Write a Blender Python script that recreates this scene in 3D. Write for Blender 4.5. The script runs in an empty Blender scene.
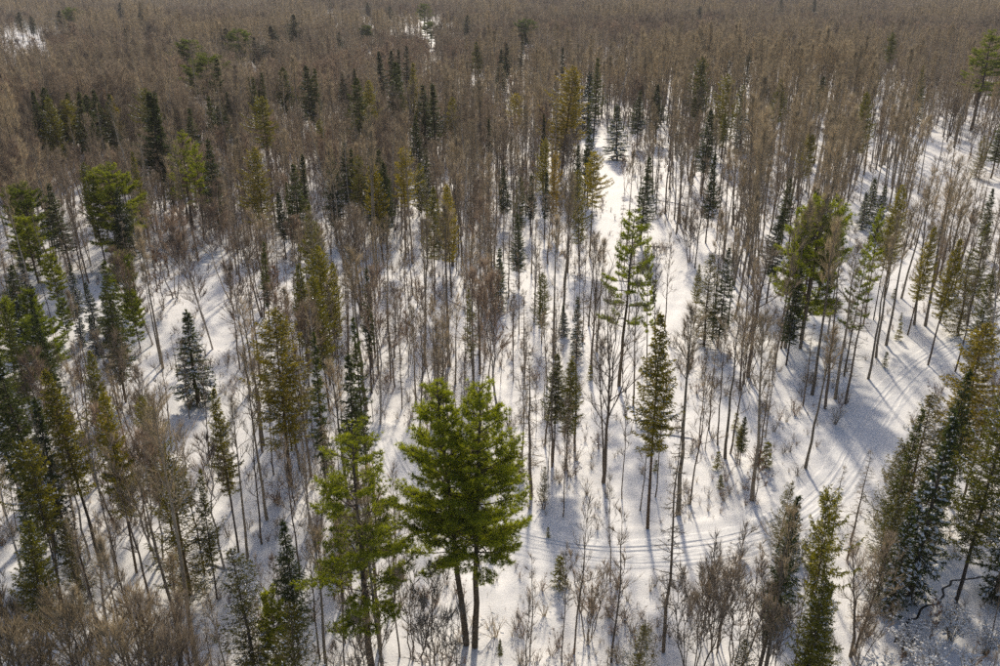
import bpy, math, random
import numpy as np
from mathutils import Vector

# ------------------------------------------------------------------ camera, sky, sun, exposure
SC = bpy.context.scene
COL = SC.collection
H, F, PITCH = 50.0, 850.0, math.radians(23.0)      # camera height, focal length in photo pixels, tilt below horizontal
SUN_AZ, SUN_EL = math.radians(3.0), math.radians(35.0)   # azimuth from +Y towards +X

cam_d = bpy.data.cameras.new('camera')
cam_d.sensor_width = 36.0
cam_d.lens = F / 1000.0 * 36.0
cam_d.clip_start, cam_d.clip_end = 0.5, 9000.0
cam = bpy.data.objects.new('camera', cam_d)
COL.objects.link(cam)
cam.location = (0, 0, H)
cam.rotation_euler = (math.pi / 2 - PITCH, 0, 0)
SC.camera = cam

W = bpy.data.worlds.new('World')
SC.world = W
W.use_nodes = True
wn = W.node_tree
sky = wn.nodes.new('ShaderNodeTexSky')
sky.sky_type = 'NISHITA'
sky.sun_disc = False
sky.sun_elevation = SUN_EL
sky.sun_rotation = SUN_AZ
sky.air_density, sky.dust_density, sky.ozone_density = 0.8, 2.5, 0.6
wn.links.new(sky.outputs['Color'], wn.nodes['Background'].inputs['Color'])
wn.nodes['Background'].inputs['Strength'].default_value = 0.105

sun_d = bpy.data.lights.new('sun', 'SUN')
sun_d.energy = 3.5
sun_d.angle = math.radians(3.2)
sun_d.color = (1.0, 0.87, 0.68)
sun = bpy.data.objects.new('sun', sun_d)
COL.objects.link(sun)
sdir = Vector((math.sin(SUN_AZ) * math.cos(SUN_EL), math.cos(SUN_AZ) * math.cos(SUN_EL), math.sin(SUN_EL)))
sun.rotation_euler = sdir.to_track_quat('Z', 'Y').to_euler()
sun.location = (0, 300, 300)

SC.view_settings.view_transform = 'Standard'
SC.view_settings.look = 'None'
SC.view_settings.exposure = 0.1
SC.view_settings.gamma = 1.0
SC.view_settings.use_curve_mapping = False
SC.render.engine = 'CYCLES'
cy = SC.cycles
cy.max_bounces, cy.diffuse_bounces, cy.glossy_bounces = 5, 3, 2
cy.transmission_bounces, cy.transparent_max_bounces, cy.volume_bounces = 3, 4, 0
cy.use_denoising = False
cy.use_adaptive_sampling = False

# ------------------------------------------------------------------ helpers
CP, SP = math.cos(PITCH), math.sin(PITCH)

def ray(px, py):
    a, b = (px - 500.0) / F, (333.0 - py) / F
    return np.array([a, CP + b * SP, -SP + b * CP])

def at(px, py, z=0.0):
    """the point at height z that shows at a photo pixel"""
    d = ray(px, py)
    t = (z - H) / d[2]
    return np.array([d[0] * t, d[1] * t, z])

def project(x, y, z=0.0):
    x, y, z = np.asarray(x, float), np.asarray(y, float), np.asarray(z, float) - H
    depth = y * CP - z * SP
    up = y * SP + z * CP
    return 500 + F * x / depth, 333 - F * up / depth

def smooth(a, b, v):
    t = np.clip((v - a) / (b - a), 0, 1)
    return t * t * (3 - 2 * t)

def hash2(i, j, s):
    v = np.sin(i * 127.1 + j * 311.7 + s * 74.7) * 43758.5453
    return v - np.floor(v)

def vnoise(x, y, s=0):
    i, j = np.floor(x), np.floor(y)
    u, v = x - i, y - j
    u, v = u * u * (3 - 2 * u), v * v * (3 - 2 * v)
    a, b = hash2(i, j, s), hash2(i + 1, j, s)
    c, d = hash2(i, j + 1, s), hash2(i + 1, j + 1, s)
    return (a + (b - a) * u + (c - a) * v + (a - b - c + d) * u * v) * 2 - 1

def spline(pts, step):
    """Catmull-Rom through 2-D points, resampled evenly"""
    p = np.array(pts, float)
    p = np.vstack([2 * p[0] - p[1], p, 2 * p[-1] - p[-2]])
    out = []
    for k in range(1, len(p) - 2):
        t = np.linspace(0, 1, 40, endpoint=False)[:, None]
        a, b, c, d = p[k - 1], p[k], p[k + 1], p[k + 2]
        out.append(0.5 * (2 * b + (c - a) * t + (2 * a - 5 * b + 4 * c - d) * t ** 2 + (3 * b - a - 3 * c + d) * t ** 3))
    out = np.vstack(out + [p[-2][None]])
    s = np.concatenate([[0], np.cumsum(np.linalg.norm(np.diff(out, axis=0), axis=1))])
    n = max(2, int(s[-1] / step))
    q = np.linspace(0, s[-1], n)
    return np.stack([np.interp(q, s, out[:, 0]), np.interp(q, s, out[:, 1])], 1)

def seg_dist(x, y, line):
    """distance of many points to a polyline"""
    best = np.full(np.shape(x), 1e9)
    for a, b in zip(line[:-1], line[1:]):
        d = b - a
        t = np.clip(((x - a[0]) * d[0] + (y - a[1]) * d[1]) / max(d @ d, 1e-9), 0, 1)
        best = np.minimum(best, np.hypot(x - a[0] - t * d[0], y - a[1] - t * d[1]))
    return best

def pix_line(pts, step=4.0):
    return spline([at(*p)[:2] for p in pts], step)

# the trails and the creek, along the ground
TRAIL = pix_line([(1010, 318), (960, 342), (925, 362), (893, 392), (862, 434), (838, 480), (800, 516), (748, 540), (670, 553), (600, 556),
                  (535, 546), (480, 530), (432, 506), (402, 472), (388, 440)])
SIDE = pix_line([(848, 208), (866, 230), (880, 252), (890, 285), (906, 322), (925, 350)])
ROAD = pix_line([(880, 80), (905, 112), (930, 140), (962, 166), (1010, 198), (1060, 226)])
SKI = pix_line([(690, 235), (684, 270), (672, 310), (640, 350), (615, 385), (645, 428), (690, 462), (745, 484), (800, 500)])
GLADE = pix_line([(588, 128), (600, 165), (612, 195), (650, 232), (690, 245)])
CREEK = spline([at(*p)[:2] for p in [(890, 640), (908, 628), (925, 606), (941, 602), (944, 588), (955, 580), (972, 578), (1000, 574), (1040, 560)]], 0.8)

def terrain(x, y):
    x, y = np.asarray(x, float), np.asarray(y, float)
    z = 0.55 * vnoise(x / 26, y / 26, 1)
    near = (y < 420)
    flat = np.ones_like(z)
    dt = np.full_like(z, 99.0)
    m = near & (y > 20)
    if m.any():
        xm, ym = x[m], y[m]
        d = np.minimum(seg_dist(xm, ym, TRAIL) - 2.6, np.minimum(seg_dist(xm, ym, CREEK) - 0.5, 50))
        f = smooth(0.2, 2.5, d)
        flat[m] = f
        dt[m] = d
    z = z + flat * (0.20 * vnoise(x / 6.5, y / 6.5, 2) + 0.13 * vnoise(x / 2.3, y / 2.3, 3) + 0.08 * vnoise(x / 1.0, y / 1.0, 4))
    if m.any():
        ds = seg_dist(xm, ym, SKI)
        z[m] -= 0.16 * np.exp(-(ds / 0.55) ** 2) * flat[m]
        z[m] += 0.10 * np.exp(-((dt[m] - 0.9) / 0.5) ** 2)          # bank thrown up beside the groomed trail
    z = z + 18 * smooth(850, 2600, y) + 1.5 * smooth(300, 900, y) * vnoise(x / 190, y / 190, 7)
    return z

def ground_z(x, y):
    return float(terrain(np.array([x]), np.array([y]))[0])

# ------------------------------------------------------------------ materials
def mat(name):
    m = bpy.data.materials.new(name)
    m.use_nodes = True
    n = m.node_tree.nodes
    return m, m.node_tree, n['Principled BSDF']

def node(t, kind, **kw):
    n = t.nodes.new(kind)
    for k, v in kw.items():
        setattr(n, k, v)
    return n

def ramp(t, fac, stops):
    r = t.nodes.new('ShaderNodeValToRGB')
    e = r.color_ramp.elements
    while len(e) < len(stops):
        e.new(0.5)
    for q, (p, c) in zip(e, stops):
        q.position = p
        q.color = (*c, 1)
    t.links.new(fac, r.inputs[0])
    return r.outputs[0]

def noise(t, scale, detail=4, coord='Object', rough=0.6):
    tc = t.nodes.new('ShaderNodeTexCoord')
    n = t.nodes.new('ShaderNodeTexNoise')
    n.inputs['Scale'].default_value = scale
    n.inputs['Detail'].default_value = detail
    n.inputs['Roughness'].default_value = rough
    t.links.new(tc.outputs[coord], n.inputs['Vector'])
    return n.outputs['Fac']

def mixc(t, a, b, fac, mode='MIX'):
    m = t.nodes.new('ShaderNodeMix')
    m.data_type = 'RGBA'
    m.blend_type = mode
    for s, v in ((m.inputs['Factor'], fac), (m.inputs['A'], a), (m.inputs['B'], b)):
        if isinstance(v, (int, float)):
            s.default_value = v
        elif isinstance(v, tuple):
            s.default_value = (*v, 1)
        else:
            t.links.new(v, s)
    return m.outputs['Result']

def snow_material(name, bump=0.35, col=(0.86, 0.875, 0.90)):
    m, t, p = mat(name)
    n1 = noise(t, 0.9, 6)
    n2 = noise(t, 7.0, 5)
    c = ramp(t, n1, [(0.3, tuple(v * 0.955 for v in col)), (0.7, col)])
    t.links.new(c, p.inputs['Base Color'])
    p.inputs['Roughness'].default_value = 0.62
    p.inputs['Specular IOR Level'].default_value = 0.25
    b = t.nodes.new('ShaderNodeBump')
    b.inputs['Strength'].default_value = bump
    b.inputs['Distance'].default_value = 0.12
    mm = node(t, 'ShaderNodeMath', operation='ADD')
    t.links.new(n1, mm.inputs[0])
    t.links.new(n2, mm.inputs[1])
    t.links.new(mm.outputs[0], b.inputs['Height'])
    t.links.new(b.outputs['Normal'], p.inputs['Normal'])
    return m

def wood_material(name, dark, light, var=(0.75, 1.25), scale=6.0, streak=None):
    """bark or twigs: grain along the stem, and a shade that differs from tree to tree"""
    m, t, p = mat(name)
    n1 = noise(t, scale, 4)
    c = ramp(t, n1, [(0.32, dark), (0.68, light)])
    if streak:
        tc = t.nodes.new('ShaderNodeTexCoord')
        mp = t.nodes.new('ShaderNodeMapping')
        mp.inputs['Scale'].default_value = (1.5, 1.5, 9)
        w = t.nodes.new('ShaderNodeTexNoise')
        w.inputs['Scale'].default_value = 1.6
        t.links.new(tc.outputs['Object'], mp.inputs[0])
        t.links.new(mp.outputs[0], w.inputs['Vector'])
        f = ramp(t, w.outputs['Fac'], [(0.56, (0, 0, 0)), (0.64, (1, 1, 1))])
        c = mixc(t, c, streak, f)
    oi = t.nodes.new('ShaderNodeObjectInfo')
    r = ramp(t, oi.outputs['Random'], [(0, (var[0],) * 3), (1, (var[1], var[1] * 0.97, var[1] * 0.93))])
    c = mixc(t, c, r, 1.0, 'MULTIPLY')
    c = mixc(t, c, oi.outputs['Color'], 1.0, 'MULTIPLY')
    t.links.new(c, p.inputs['Base Color'])
    p.inputs['Roughness'].default_value = 0.85
    p.inputs['Specular IOR Level'].default_value = 0.2
    return m

def needle_material(name, a, b, trans=0.45):
    m, t, p = mat(name)
    n1 = noise(t, 0.8, 6, rough=0.75)
    c = ramp(t, n1, [(0.34, a), (0.66, b)])
    oi = t.nodes.new('ShaderNodeObjectInfo')
    r = ramp(t, oi.outputs['Random'], [(0, (0.78, 0.82, 0.8)), (0.5, (1, 1, 1)), (1, (1.25, 1.14, 0.95))])
    c = mixc(t, c, r, 1.0, 'MULTIPLY')
    c = mixc(t, c, oi.outputs['Color'], 1.0, 'MULTIPLY')
    t.links.new(c, p.inputs['Base Color'])
    p.inputs['Roughness'].default_value = 0.55
    p.inputs['Specular IOR Level'].default_value = 0.3
    tr = t.nodes.new('ShaderNodeBsdfTranslucent')
    t.links.new(mixc(t, c, (1.55, 1.5, 0.6), 1.0, 'MULTIPLY'), tr.inputs['Color'])
    ms = t.nodes.new('ShaderNodeMixShader')
    ms.inputs[0].default_value = trans
    t.links.new(p.outputs[0], ms.inputs[1])
    t.links.new(tr.outputs[0], ms.inputs[2])
    t.links.new(ms.outputs[0], t.nodes['Material Output'].inputs['Surface'])
    return m

M = {
    'snow': snow_material('snow'),
    'packed': snow_material('packed_snow', 0.12, (0.85, 0.87, 0.90)),
    'cap': snow_material('snow_cap', 0.3, (0.84, 0.86, 0.89)),
    'bark': wood_material('grey_brown_bark', (0.10, 0.078, 0.057), (0.24, 0.19, 0.142)),
    'pine_bark': wood_material('pine_bark', (0.055, 0.042, 0.034), (0.15, 0.115, 0.09)),
    'birch_bark': wood_material('birch_bark', (0.40, 0.36, 0.31), (0.58, 0.54, 0.48), (0.8, 1.1), 3.0, (0.10, 0.08, 0.07)),
    'poplar_bark': wood_material('poplar_bark', (0.19, 0.16, 0.12), (0.37, 0.32, 0.25), (0.55, 1.15), 3.0),
    'twig': wood_material('brown_twigs', (0.235, 0.19, 0.138), (0.37, 0.305, 0.228)),
    'poplar_twig': wood_material('tan_twigs', (0.37, 0.295, 0.185), (0.52, 0.43, 0.285), (0.7, 1.15)),
    'birch_twig': wood_material('red_brown_twigs', (0.26, 0.19, 0.135), (0.37, 0.28, 0.205)),
    'dead_twig': wood_material('grey_dead_twigs', (0.21, 0.175, 0.125), (0.34, 0.29, 0.21)),
    'leaf': wood_material('dry_beech_leaves', (0.24, 0.12, 0.06), (0.36, 0.20, 0.11), (0.8, 1.2), 9.0),
    'pine': needle_material('white_pine_needles', (0.13, 0.165, 0.018), (0.25, 0.29, 0.034), 0.64),
    'spruce': needle_material('dark_spruce_needles', (0.034, 0.055, 0.016), (0.075, 0.098, 0.026), 0.4),
    'olive': needle_material('olive_fir_needles', (0.095, 0.098, 0.014), (0.23, 0.212, 0.028), 0.58),
    'cedar': needle_material('cedar_sprays', (0.075, 0.074, 0.018), (0.175, 0.155, 0.036), 0.55),
}
mw, tw, pw = mat('creek_water')
pw.inputs['Base Color'].default_value = (0.006, 0.008, 0.010, 1)
pw.inputs['Roughness'].default_value = 0.3
pw.inputs['Specular IOR Level'].default_value = 0.2
M['water'] = mw

# ------------------------------------------------------------------ mesh collecting
class Mesher:
    def __init__(self):
        self.v, self.f3, self.f4, self.n = [], [], [], 0

    def add(self, v, f3=None, f4=None):
        if f3 is not None and len(f3):
            self.f3.append(np.asarray(f3) + self.n)
        if f4 is not None and len(f4):
            self.f4.append(np.asarray(f4) + self.n)
        self.v.append(np.asarray(v, float))
        self.n += len(v)

    def tube(self, pts, rad, sides):
        p = np.asarray(pts, float)
        k = len(p)
        tan = np.gradient(p, axis=0)
        tan /= np.linalg.norm(tan, axis=1)[:, None] + 1e-9
        ref = np.array([1.0, 0.13, 0]) if abs(tan[0][0]) < 0.8 else np.array([0, 1.0, 0.1])
        a = np.cross(tan, ref)
        a /= np.linalg.norm(a, axis=1)[:, None] + 1e-9
        b = np.cross(tan, a)
        th = np.arange(sides) * 2 * math.pi / sides
        r = np.asarray(rad, float)[:, None, None]
        v = p[:, None, :] + r * (np.cos(th)[None, :, None] * a[:, None, :] + np.sin(th)[None, :, None] * b[:, None, :])
        i = np.arange(k - 1)[:, None] * sides
        j = np.arange(sides)[None, :]
        j2 = (j + 1) % sides
        f = np.stack([i + j, i + j2, i + sides + j2, i + sides + j], -1).reshape(-1, 4)
        self.add(v.reshape(-1, 3), None, f)

    def cones(self, base, d, length, rad):
        """many three-sided tapering twigs"""
        base, d = np.asarray(base), np.asarray(d)
        if not len(base):
            return
        d = d / (np.linalg.norm(d, axis=1)[:, None] + 1e-9)
        ref = np.where(np.abs(d[:, 2:3]) < 0.85, np.array([[0, 0, 1.0]]), np.array([[1.0, 0, 0]]))
        a = np.cross(d, ref)
        a /= np.linalg.norm(a, axis=1)[:, None] + 1e-9
        b = np.cross(d, a)
        L, R = np.asarray(length)[:, None], np.asarray(rad)[:, None]
        vs = [base + R * a, base + R * (-0.5 * a + 0.866 * b), base + R * (-0.5 * a - 0.866 * b), base + L * d]
        v = np.stack(vs, 1).reshape(-1, 3)
        o = np.arange(len(base))[:, None, None] * 4
        f = (o + np.array([[0, 1, 3], [1, 2, 3], [2, 0, 3]])[None]).reshape(-1, 3)
        self.add(v, f)

    def blades(self, base, d, length, width, rng, bend=0.0):
        """many single narrow leaves or needle bundles"""
        base, d = np.asarray(base), np.asarray(d)
        if not len(base):
            return
        d = d / (np.linalg.norm(d, axis=1)[:, None] + 1e-9)
        r = rng.normal(size=d.shape)
        a = np.cross(d, r)
        a /= np.linalg.norm(a, axis=1)[:, None] + 1e-9
        L, w = np.asarray(length)[:, None], np.asarray(width)[:, None]
        v = np.stack([base - a * w * 0.5, base + a * w * 0.5, base + d * L + a * w * 0.12], 1).reshape(-1, 3)
        o = np.arange(len(base))[:, None] * 3
        self.add(v, o + np.array([[0, 1, 2]]))

    def lumps(self, c, d, length, width, height):
        """small snow lumps: flat-bottomed pads lying along a direction"""
        c, d = np.asarray(c), np.asarray(d)
        if not len(c):
            return
        d = d / (np.linalg.norm(d, axis=1)[:, None] + 1e-9)
        a = np.cross(d, np.array([[0, 0, 1.0]]))
        a /= np.linalg.norm(a, axis=1)[:, None] + 1e-9
        up = np.cross(a, d)
        L, w, h = (np.asarray(q)[:, None] for q in (length, width, height))
        v = np.stack([c - d * L * .5, c + a * w * .5 - d * L * .15, c + d * L * .5, c - a * w * .5 + d * L * .1,
                      c + up * h - d * L * .12, c + up * h * .8 + d * L * .2, c - up * h * .4], 1).reshape(-1, 3)
        o = np.arange(len(c))[:, None, None] * 7
        f = np.array([[0, 1, 4], [1, 5, 4], [1, 2, 5], [2, 3, 5], [3, 4, 5], [3, 0, 4], [1, 0, 6], [2, 1, 6], [3, 2, 6], [0, 3, 6]])
        self.add(v, (o + f[None]).reshape(-1, 3))

    def mesh(self, name, material, smooth_shade=False):
        me = bpy.data.meshes.new(name)
        v = np.vstack(self.v) if self.v else np.zeros((0, 3))
        f3 = np.vstack(self.f3) if self.f3 else np.zeros((0, 3), int)
        f4 = np.vstack(self.f4) if self.f4 else np.zeros((0, 4), int)
        me.vertices.add(len(v))
        me.vertices.foreach_set('co', v.astype(np.float32).ravel())
        loops = np.concatenate([f3.ravel(), f4.ravel()]).astype(np.int32)
        me.loops.add(len(loops))
        me.loops.foreach_set('vertex_index', loops)
        st = np.concatenate([np.arange(len(f3)) * 3, len(f3) * 3 + np.arange(len(f4)) * 4]).astype(np.int32)
        me.polygons.add(len(st))
        me.polygons.foreach_set('loop_start', st)
        me.materials.append(material)
        me.update(calc_edges=True)
        if smooth_shade:
            me.polygons.foreach_set('use_smooth', np.ones(len(st), bool))
        return me

# ------------------------------------------------------------------ tree kinds: each returns meshes of its parts at a given height
def unit(v):
    return v / (np.linalg.norm(v) + 1e-9)

def stem_line(rng, base, top, n, wander):
    t = np.linspace(0, 1, n)[:, None]
    p = base + (top - base) * t
    w = np.cumsum(rng.normal(size=(n, 3)), axis=0)
    w -= w[0] + (w[-1] - w[0]) * t
    p[:, :2] += (w * wander)[:, :2]
    return p

def along(p, t):
    k = t * (len(p) - 1)
    i = min(int(k), len(p) - 2)
    return p[i] + (p[i + 1] - p[i]) * (k - i)

def bare_tree(seed, h, start, spread, rise, nprim, nsec, ntwig, r0, stems=1, wander=0.12, twig_r=0.010, twig_l=0.85, fork=0.0, trunk_mat='bark', twig_mat='twig', beech=0):
    """a leafless hardwood: stems and boughs, then a crown of branches and twigs"""
    rng = np.random.default_rng(seed)
    T, C, LV = Mesher(), Mesher(), Mesher()
    tb, td, tl = [], [], []
    for s in range(stems):
        az = rng.uniform(0, 6.28)
        lean = 0.0 if stems == 1 else rng.uniform(0.08, 0.22)
        off = 0.0 if stems == 1 else 0.25
        hs = h * (1 if s == 0 else rng.uniform(0.75, 0.97))
        base = np.array([math.cos(az) * off, math.sin(az) * off, -0.4])
        top = np.array([math.cos(az) * (off + lean * hs), math.sin(az) * (off + lean * hs), hs])
        if stems == 1:
            top[:2] = rng.normal(size=2) * 0.02 * h
        tr = stem_line(rng, base, top, 10, wander)
        rr = r0 * (1 - np.linspace(0, 1, 10) ** 1.2 * 0.9) * (1 if s == 0 else 0.8)
        rr[0] *= 1.25
        T.tube(tr, rr, 7 if stems == 1 else 6)
        ang = rng.uniform(0, 6.28)
        for k in range(nprim):
            q = (k + rng.uniform(0, 0.9)) / nprim
            tt = start + (0.985 - start) * q
            p0 = along(tr, tt)
            ang += 2.4 + rng.normal() * 0.35
            shape = (1 - q) ** 0.75 * (0.55 + 0.45 * min(1, q * 4)) + 0.12
            L = spread * shape * rng.uniform(0.65, 1.2)
            el = rise + rng.normal() * 0.14 + 0.35 * q
            if fork and rng.random() < fork:
                L *= 1.5
                el = 1.15
            hd = np.array([math.cos(ang), math.sin(ang), 0])
            m = 6
            pts = [p0]
            e = el
            for i in range(m - 1):
                e = min(1.45, e + rng.normal() * 0.16 + 0.07)
                side = np.array([-hd[1], hd[0], 0]) * rng.normal() * 0.2
                pts.append(pts[-1] + (hd * math.cos(e) + np.array([0, 0, math.sin(e)]) + side) * L / (m - 1))
            pts = np.array(pts)
            rb = max(0.022, rr[min(9, int(tt * 9))] * 0.5) * (0.6 + 0.4 * L / spread)
            big = L > 0.45 * spread
            (T if big else C).tube(pts, rb * np.linspace(1, 0.3, m), 4 if big else 3)
            for j in range(nsec):
                u = rng.uniform(0.2, 1.0)
                b0 = along(pts, u)
                dd = unit(pts[min(m - 1, int(u * (m - 1)) + 1)] - pts[max(0, int(u * (m - 1)) - 1)] + 1e-6)
                d2 = unit(dd + rng.normal(size=3) * 0.5 + np.array([0, 0, 0.35]))
                l2 = L * (0.30 + 0.3 * (1 - u)) * rng.uniform(0.6, 1.2) + 0.25
                q1 = b0 + d2 * l2 * 0.5
                d3 = unit(d2 + rng.normal(size=3) * 0.25 + np.array([0, 0, 0.12]))
                q2 = q1 + d3 * l2 * 0.5
                C.tube([b0, q1, q2], [rb * 0.42 + 0.006, rb * 0.28 + 0.005, 0.006], 3)
                w = rng.uniform(0.1, 1, ntwig)
                bb = np.where(w[:, None] < 0.5, b0 + (q1 - b0) * (w * 2)[:, None], q1 + (q2 - q1) * (w * 2 - 1)[:, None])
                tb.append(bb)
                td.append(d3 + rng.normal(size=(ntwig, 3)) * 0.32 + np.array([0, 0, 0.5]))
                tl.append(rng.uniform(0.5, 1.5, ntwig) * twig_l)
    tb, td, tl = np.vstack(tb), np.vstack(td), np.concatenate(tl)
    C.cones(tb, td, tl, np.full(len(tb), twig_r) * rng.uniform(0.7, 1.2, len(tb)))
    out = {'trunk': T.mesh('trunk', M[trunk_mat], True), 'crown': C.mesh('crown', M[twig_mat])}
    if beech:
        i = rng.integers(0, len(tb), beech)
        LV.blades(tb[i] + td[i] * 0.2, rng.normal(size=(beech, 3)) + np.array([0, 0, -0.6]), rng.uniform(0.14, 0.24, beech), rng.uniform(0.08, 0.14, beech), rng)
        out['leaves'] = LV.mesh('leaves', M['leaf'])
    return out

def snag(seed, h, wmax, r0, nlev, tip=True):
    """a dead or leafless larch: one straight pole with short level branches all the way"""
    rng = np.random.default_rng(seed)
    T, C = Mesher(), Mesher()
    tr = stem_line(rng, np.array([0, 0, -0.4]), np.array([0, 0, h]), 10, 0.07)
    rr = r0 * (1 - np.linspace(0, 1, 10) * 0.93)
    T.tube(tr, rr, 7)
    tb, td, tl = [], [], []
    for k in range(nlev):
        q = (k + rng.random()) / nlev
        tt = 0.2 + 0.79 * q
        for s in range(rng.integers(3, 6)):
            a = rng.uniform(0, 6.28)
            L = wmax * (1 - q) ** 0.7 * rng.uniform(0.35, 1.1) * (0.5 + 0.5 * min(1, q * 3)) + 0.15
            p0 = along(tr, tt)
            hd = np.array([math.cos(a), math.sin(a), 0])
            p1 = p0 + hd * L * 0.5 + np.array([0, 0, rng.normal() * 0.08 * L - 0.02 * L])
            p2 = p1 + hd * L * 0.5 + np.array([0, 0, rng.normal() * 0.12 * L + 0.05 * L])
            C.tube([p0, p1, p2], [0.03, 0.02, 0.006], 3)
            n = int(5 + 7 * L)
            w = rng.uniform(0.2, 1, n)
            bb = np.where(w[:, None] < 0.5, p0 + (p1 - p0) * (w * 2)[:, None], p1 + (p2 - p1) * (w * 2 - 1)[:, None])
            tb.append(bb)
            td.append(hd * 0.7 + rng.normal(size=(n, 3)) * 0.6)
            tl.append(rng.uniform(0.2, 0.6, n))
    tb, td, tl = np.vstack(tb), np.vstack(td), np.concatenate(tl)
    C.cones(tb, td, tl, np.full(len(tb), 0.011))
    return {'trunk': T.mesh('trunk', M['bark'], True), 'crown': C.mesh('crown', M['dead_twig'])}

def conifer(seed, h, wmax, start, nlev, per, needle, r0=0.2, droop=0.25, lift=0.25, taper=0.85, spray=0.42, gap=0.16, ragged=0.25, snow=0, blade=(0.25, 0.085), bark='pine_bark', round_base=0.25, nb=7, asym=0.0):
    """spruce, fir or cedar: whorls of drooping branches, each feathered with needle sprays"""
    rng = np.random.default_rng(seed)
    T, C, S = Mesher(), Mesher(), Mesher()
    tr = stem_line(rng, np.array([0, 0, -0.4]), np.array([0, 0, h]), 9, 0.05)
    T.tube(tr, r0 * (1 - np.linspace(0, 1, 9) * 0.95), 7)
    bb, bd, bl = [], [], []
    sc, sd, sl = [], [], []
    a, a0 = rng.uniform(0, 6.28), rng.uniform(0, 6.28)
    for k in range(int(start * h * 2.2)):                      # dead stubs under the live crown
        p0 = along(tr, rng.uniform(0.12 * start, start * 1.1))
        aa, ll = rng.uniform(0, 6.28), rng.uniform(0.3, 1.0) * wmax * 0.45
        hd = np.array([math.cos(aa), math.sin(aa), rng.uniform(-0.35, 0.1)])
        C.tube([p0, p0 + hd * ll * 0.5, p0 + hd * ll + np.array([0, 0, -0.1 * ll])], [0.02, 0.014, 0.005], 3)
    for k in range(nlev):
        q = (k + rng.uniform(0, 0.8)) / nlev
        tt = start + (0.995 - start) * q
        prof = (1 - q) ** taper * min(1.0, 0.45 + q / max(round_base, 1e-3) * 0.55)
        miss = 1.0 if rng.random() > 0.12 else 0.6
        for s in range(per):
            a += 6.283 / per + rng.normal() * 0.4
            if rng.random() < ragged * 0.35:
                continue
            L = max(0.18, wmax * prof * rng.uniform(1 - ragged, 1 + ragged * 0.6) * miss * (1 + asym * math.cos(a - a0)))
            p0 = along(tr, min(0.999, tt + rng.normal() * 0.3 / nlev))
            hd = np.array([math.cos(a), math.sin(a), 0])
            el = 0.45 * q - droop * (1 - q)
            m = 5
            pts = [p0]
            for i in range(m - 1):
                e = el + lift * (i / (m - 2)) ** 2 * 1.6 + rng.normal() * 0.06
                pts.append(pts[-1] + (hd * math.cos(e) + np.array([0, 0, math.sin(e)])) * L / (m - 1))
            pts = np.array(pts)
            C.tube(pts, np.linspace(0.035, 0.008, m) * (0.5 + 0.5 * L / wmax), 3)
            n = max(3, int(L / gap))
            sidev = np.array([-hd[1], hd[0], 0])
            for i in range(n):
                u = 0.12 + 0.88 * (i + rng.random()) / n
                b0 = along(pts, u)
                sg = 1 if i % 2 else -1
                sl_len = spray * (0.35 + 0.65 * (1 - u) ** 0.6 + 0.15) * min(1.0, 0.35 + L / 2) * rng.uniform(0.7, 1.25)
                d = unit(hd * 0.75 + sidev * sg * rng.uniform(0.4, 1.1) + np.array([0, 0, rng.normal() * 0.2 - 0.12]))
                w = np.linspace(0.05, 1, nb)
                bb.append(b0 + d * (w * sl_len)[:, None])
                bd.append(d * 0.9 + rng.normal(size=(nb, 3)) * 0.55)
                bl.append(np.full(nb, blade[0]) * rng.uniform(0.7, 1.3, nb))
            if snow and rng.random() < snow:
                for i in range(max(1, int(L * (2.0 if snow < 1 else 3.6)))):
                    u = rng.uniform(0.35, 0.95)
                    sc.append(along(pts, u) + np.array([0, 0, 0.05]) + sidev * rng.normal() * 0.12)
                    sd.append(unit(pts[-1] - pts[0] + rng.normal(size=3) * 0.1))
                    sl.append((1.0 if snow < 1 else 1.5) * rng.uniform(0.18, 0.42) * min(1, 0.4 + L / 2))
    n = 26
    bb.append(along(tr, 0.97) + (tr[-1] - along(tr, 0.97)) * rng.uniform(0, 1.1, n)[:, None])
    bd.append(rng.normal(size=(n, 3)) * 0.4 + np.array([0, 0, 0.8]))
    bl.append(np.full(n, blade[0]))
    bb, bd, bl = np.vstack(bb), np.vstack(bd), np.concatenate(bl)
    C2 = Mesher()
    C2.blades(bb, bd, bl, np.full(len(bb), blade[1]) * rng.uniform(0.7, 1.3, len(bb)), rng)
    me = join_two(C, M[bark], C2, M[needle], 'crown')
    out = {'trunk': T.mesh('trunk', M[bark], True), 'crown': me}
    if sc:
        sl = np.array(sl)
        S.lumps(np.array(sc), np.array(sd), sl, sl * rng.uniform(0.35, 0.6, len(sl)), sl * 0.22)
        out['snow'] = S.mesh('snow', M['cap'])
    return out

def join_two(A, ma, B, mb, name):
    """branches and needles in one crown mesh with two materials"""
    n3a, n4a = sum(len(f) for f in A.f3), sum(len(f) for f in A.f4)
    J = Mesher()
    for src in (A, B):
        if not src.v:
            continue
        f3 = np.vstack(src.f3) if src.f3 else None
        f4 = np.vstack(src.f4) if src.f4 else None
        J.add(np.vstack(src.v), f3, f4)
    me = J.mesh(name, ma)
    me.materials.append(mb)
    n3 = sum(len(f) for f in J.f3)
    n4 = sum(len(f) for f in J.f4)
    idx = np.concatenate([np.arange(n3) >= n3a, np.arange(n4) >= n4a]).astype(np.int32)
    me.polygons.foreach_set('material_index', idx)
    return me

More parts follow.
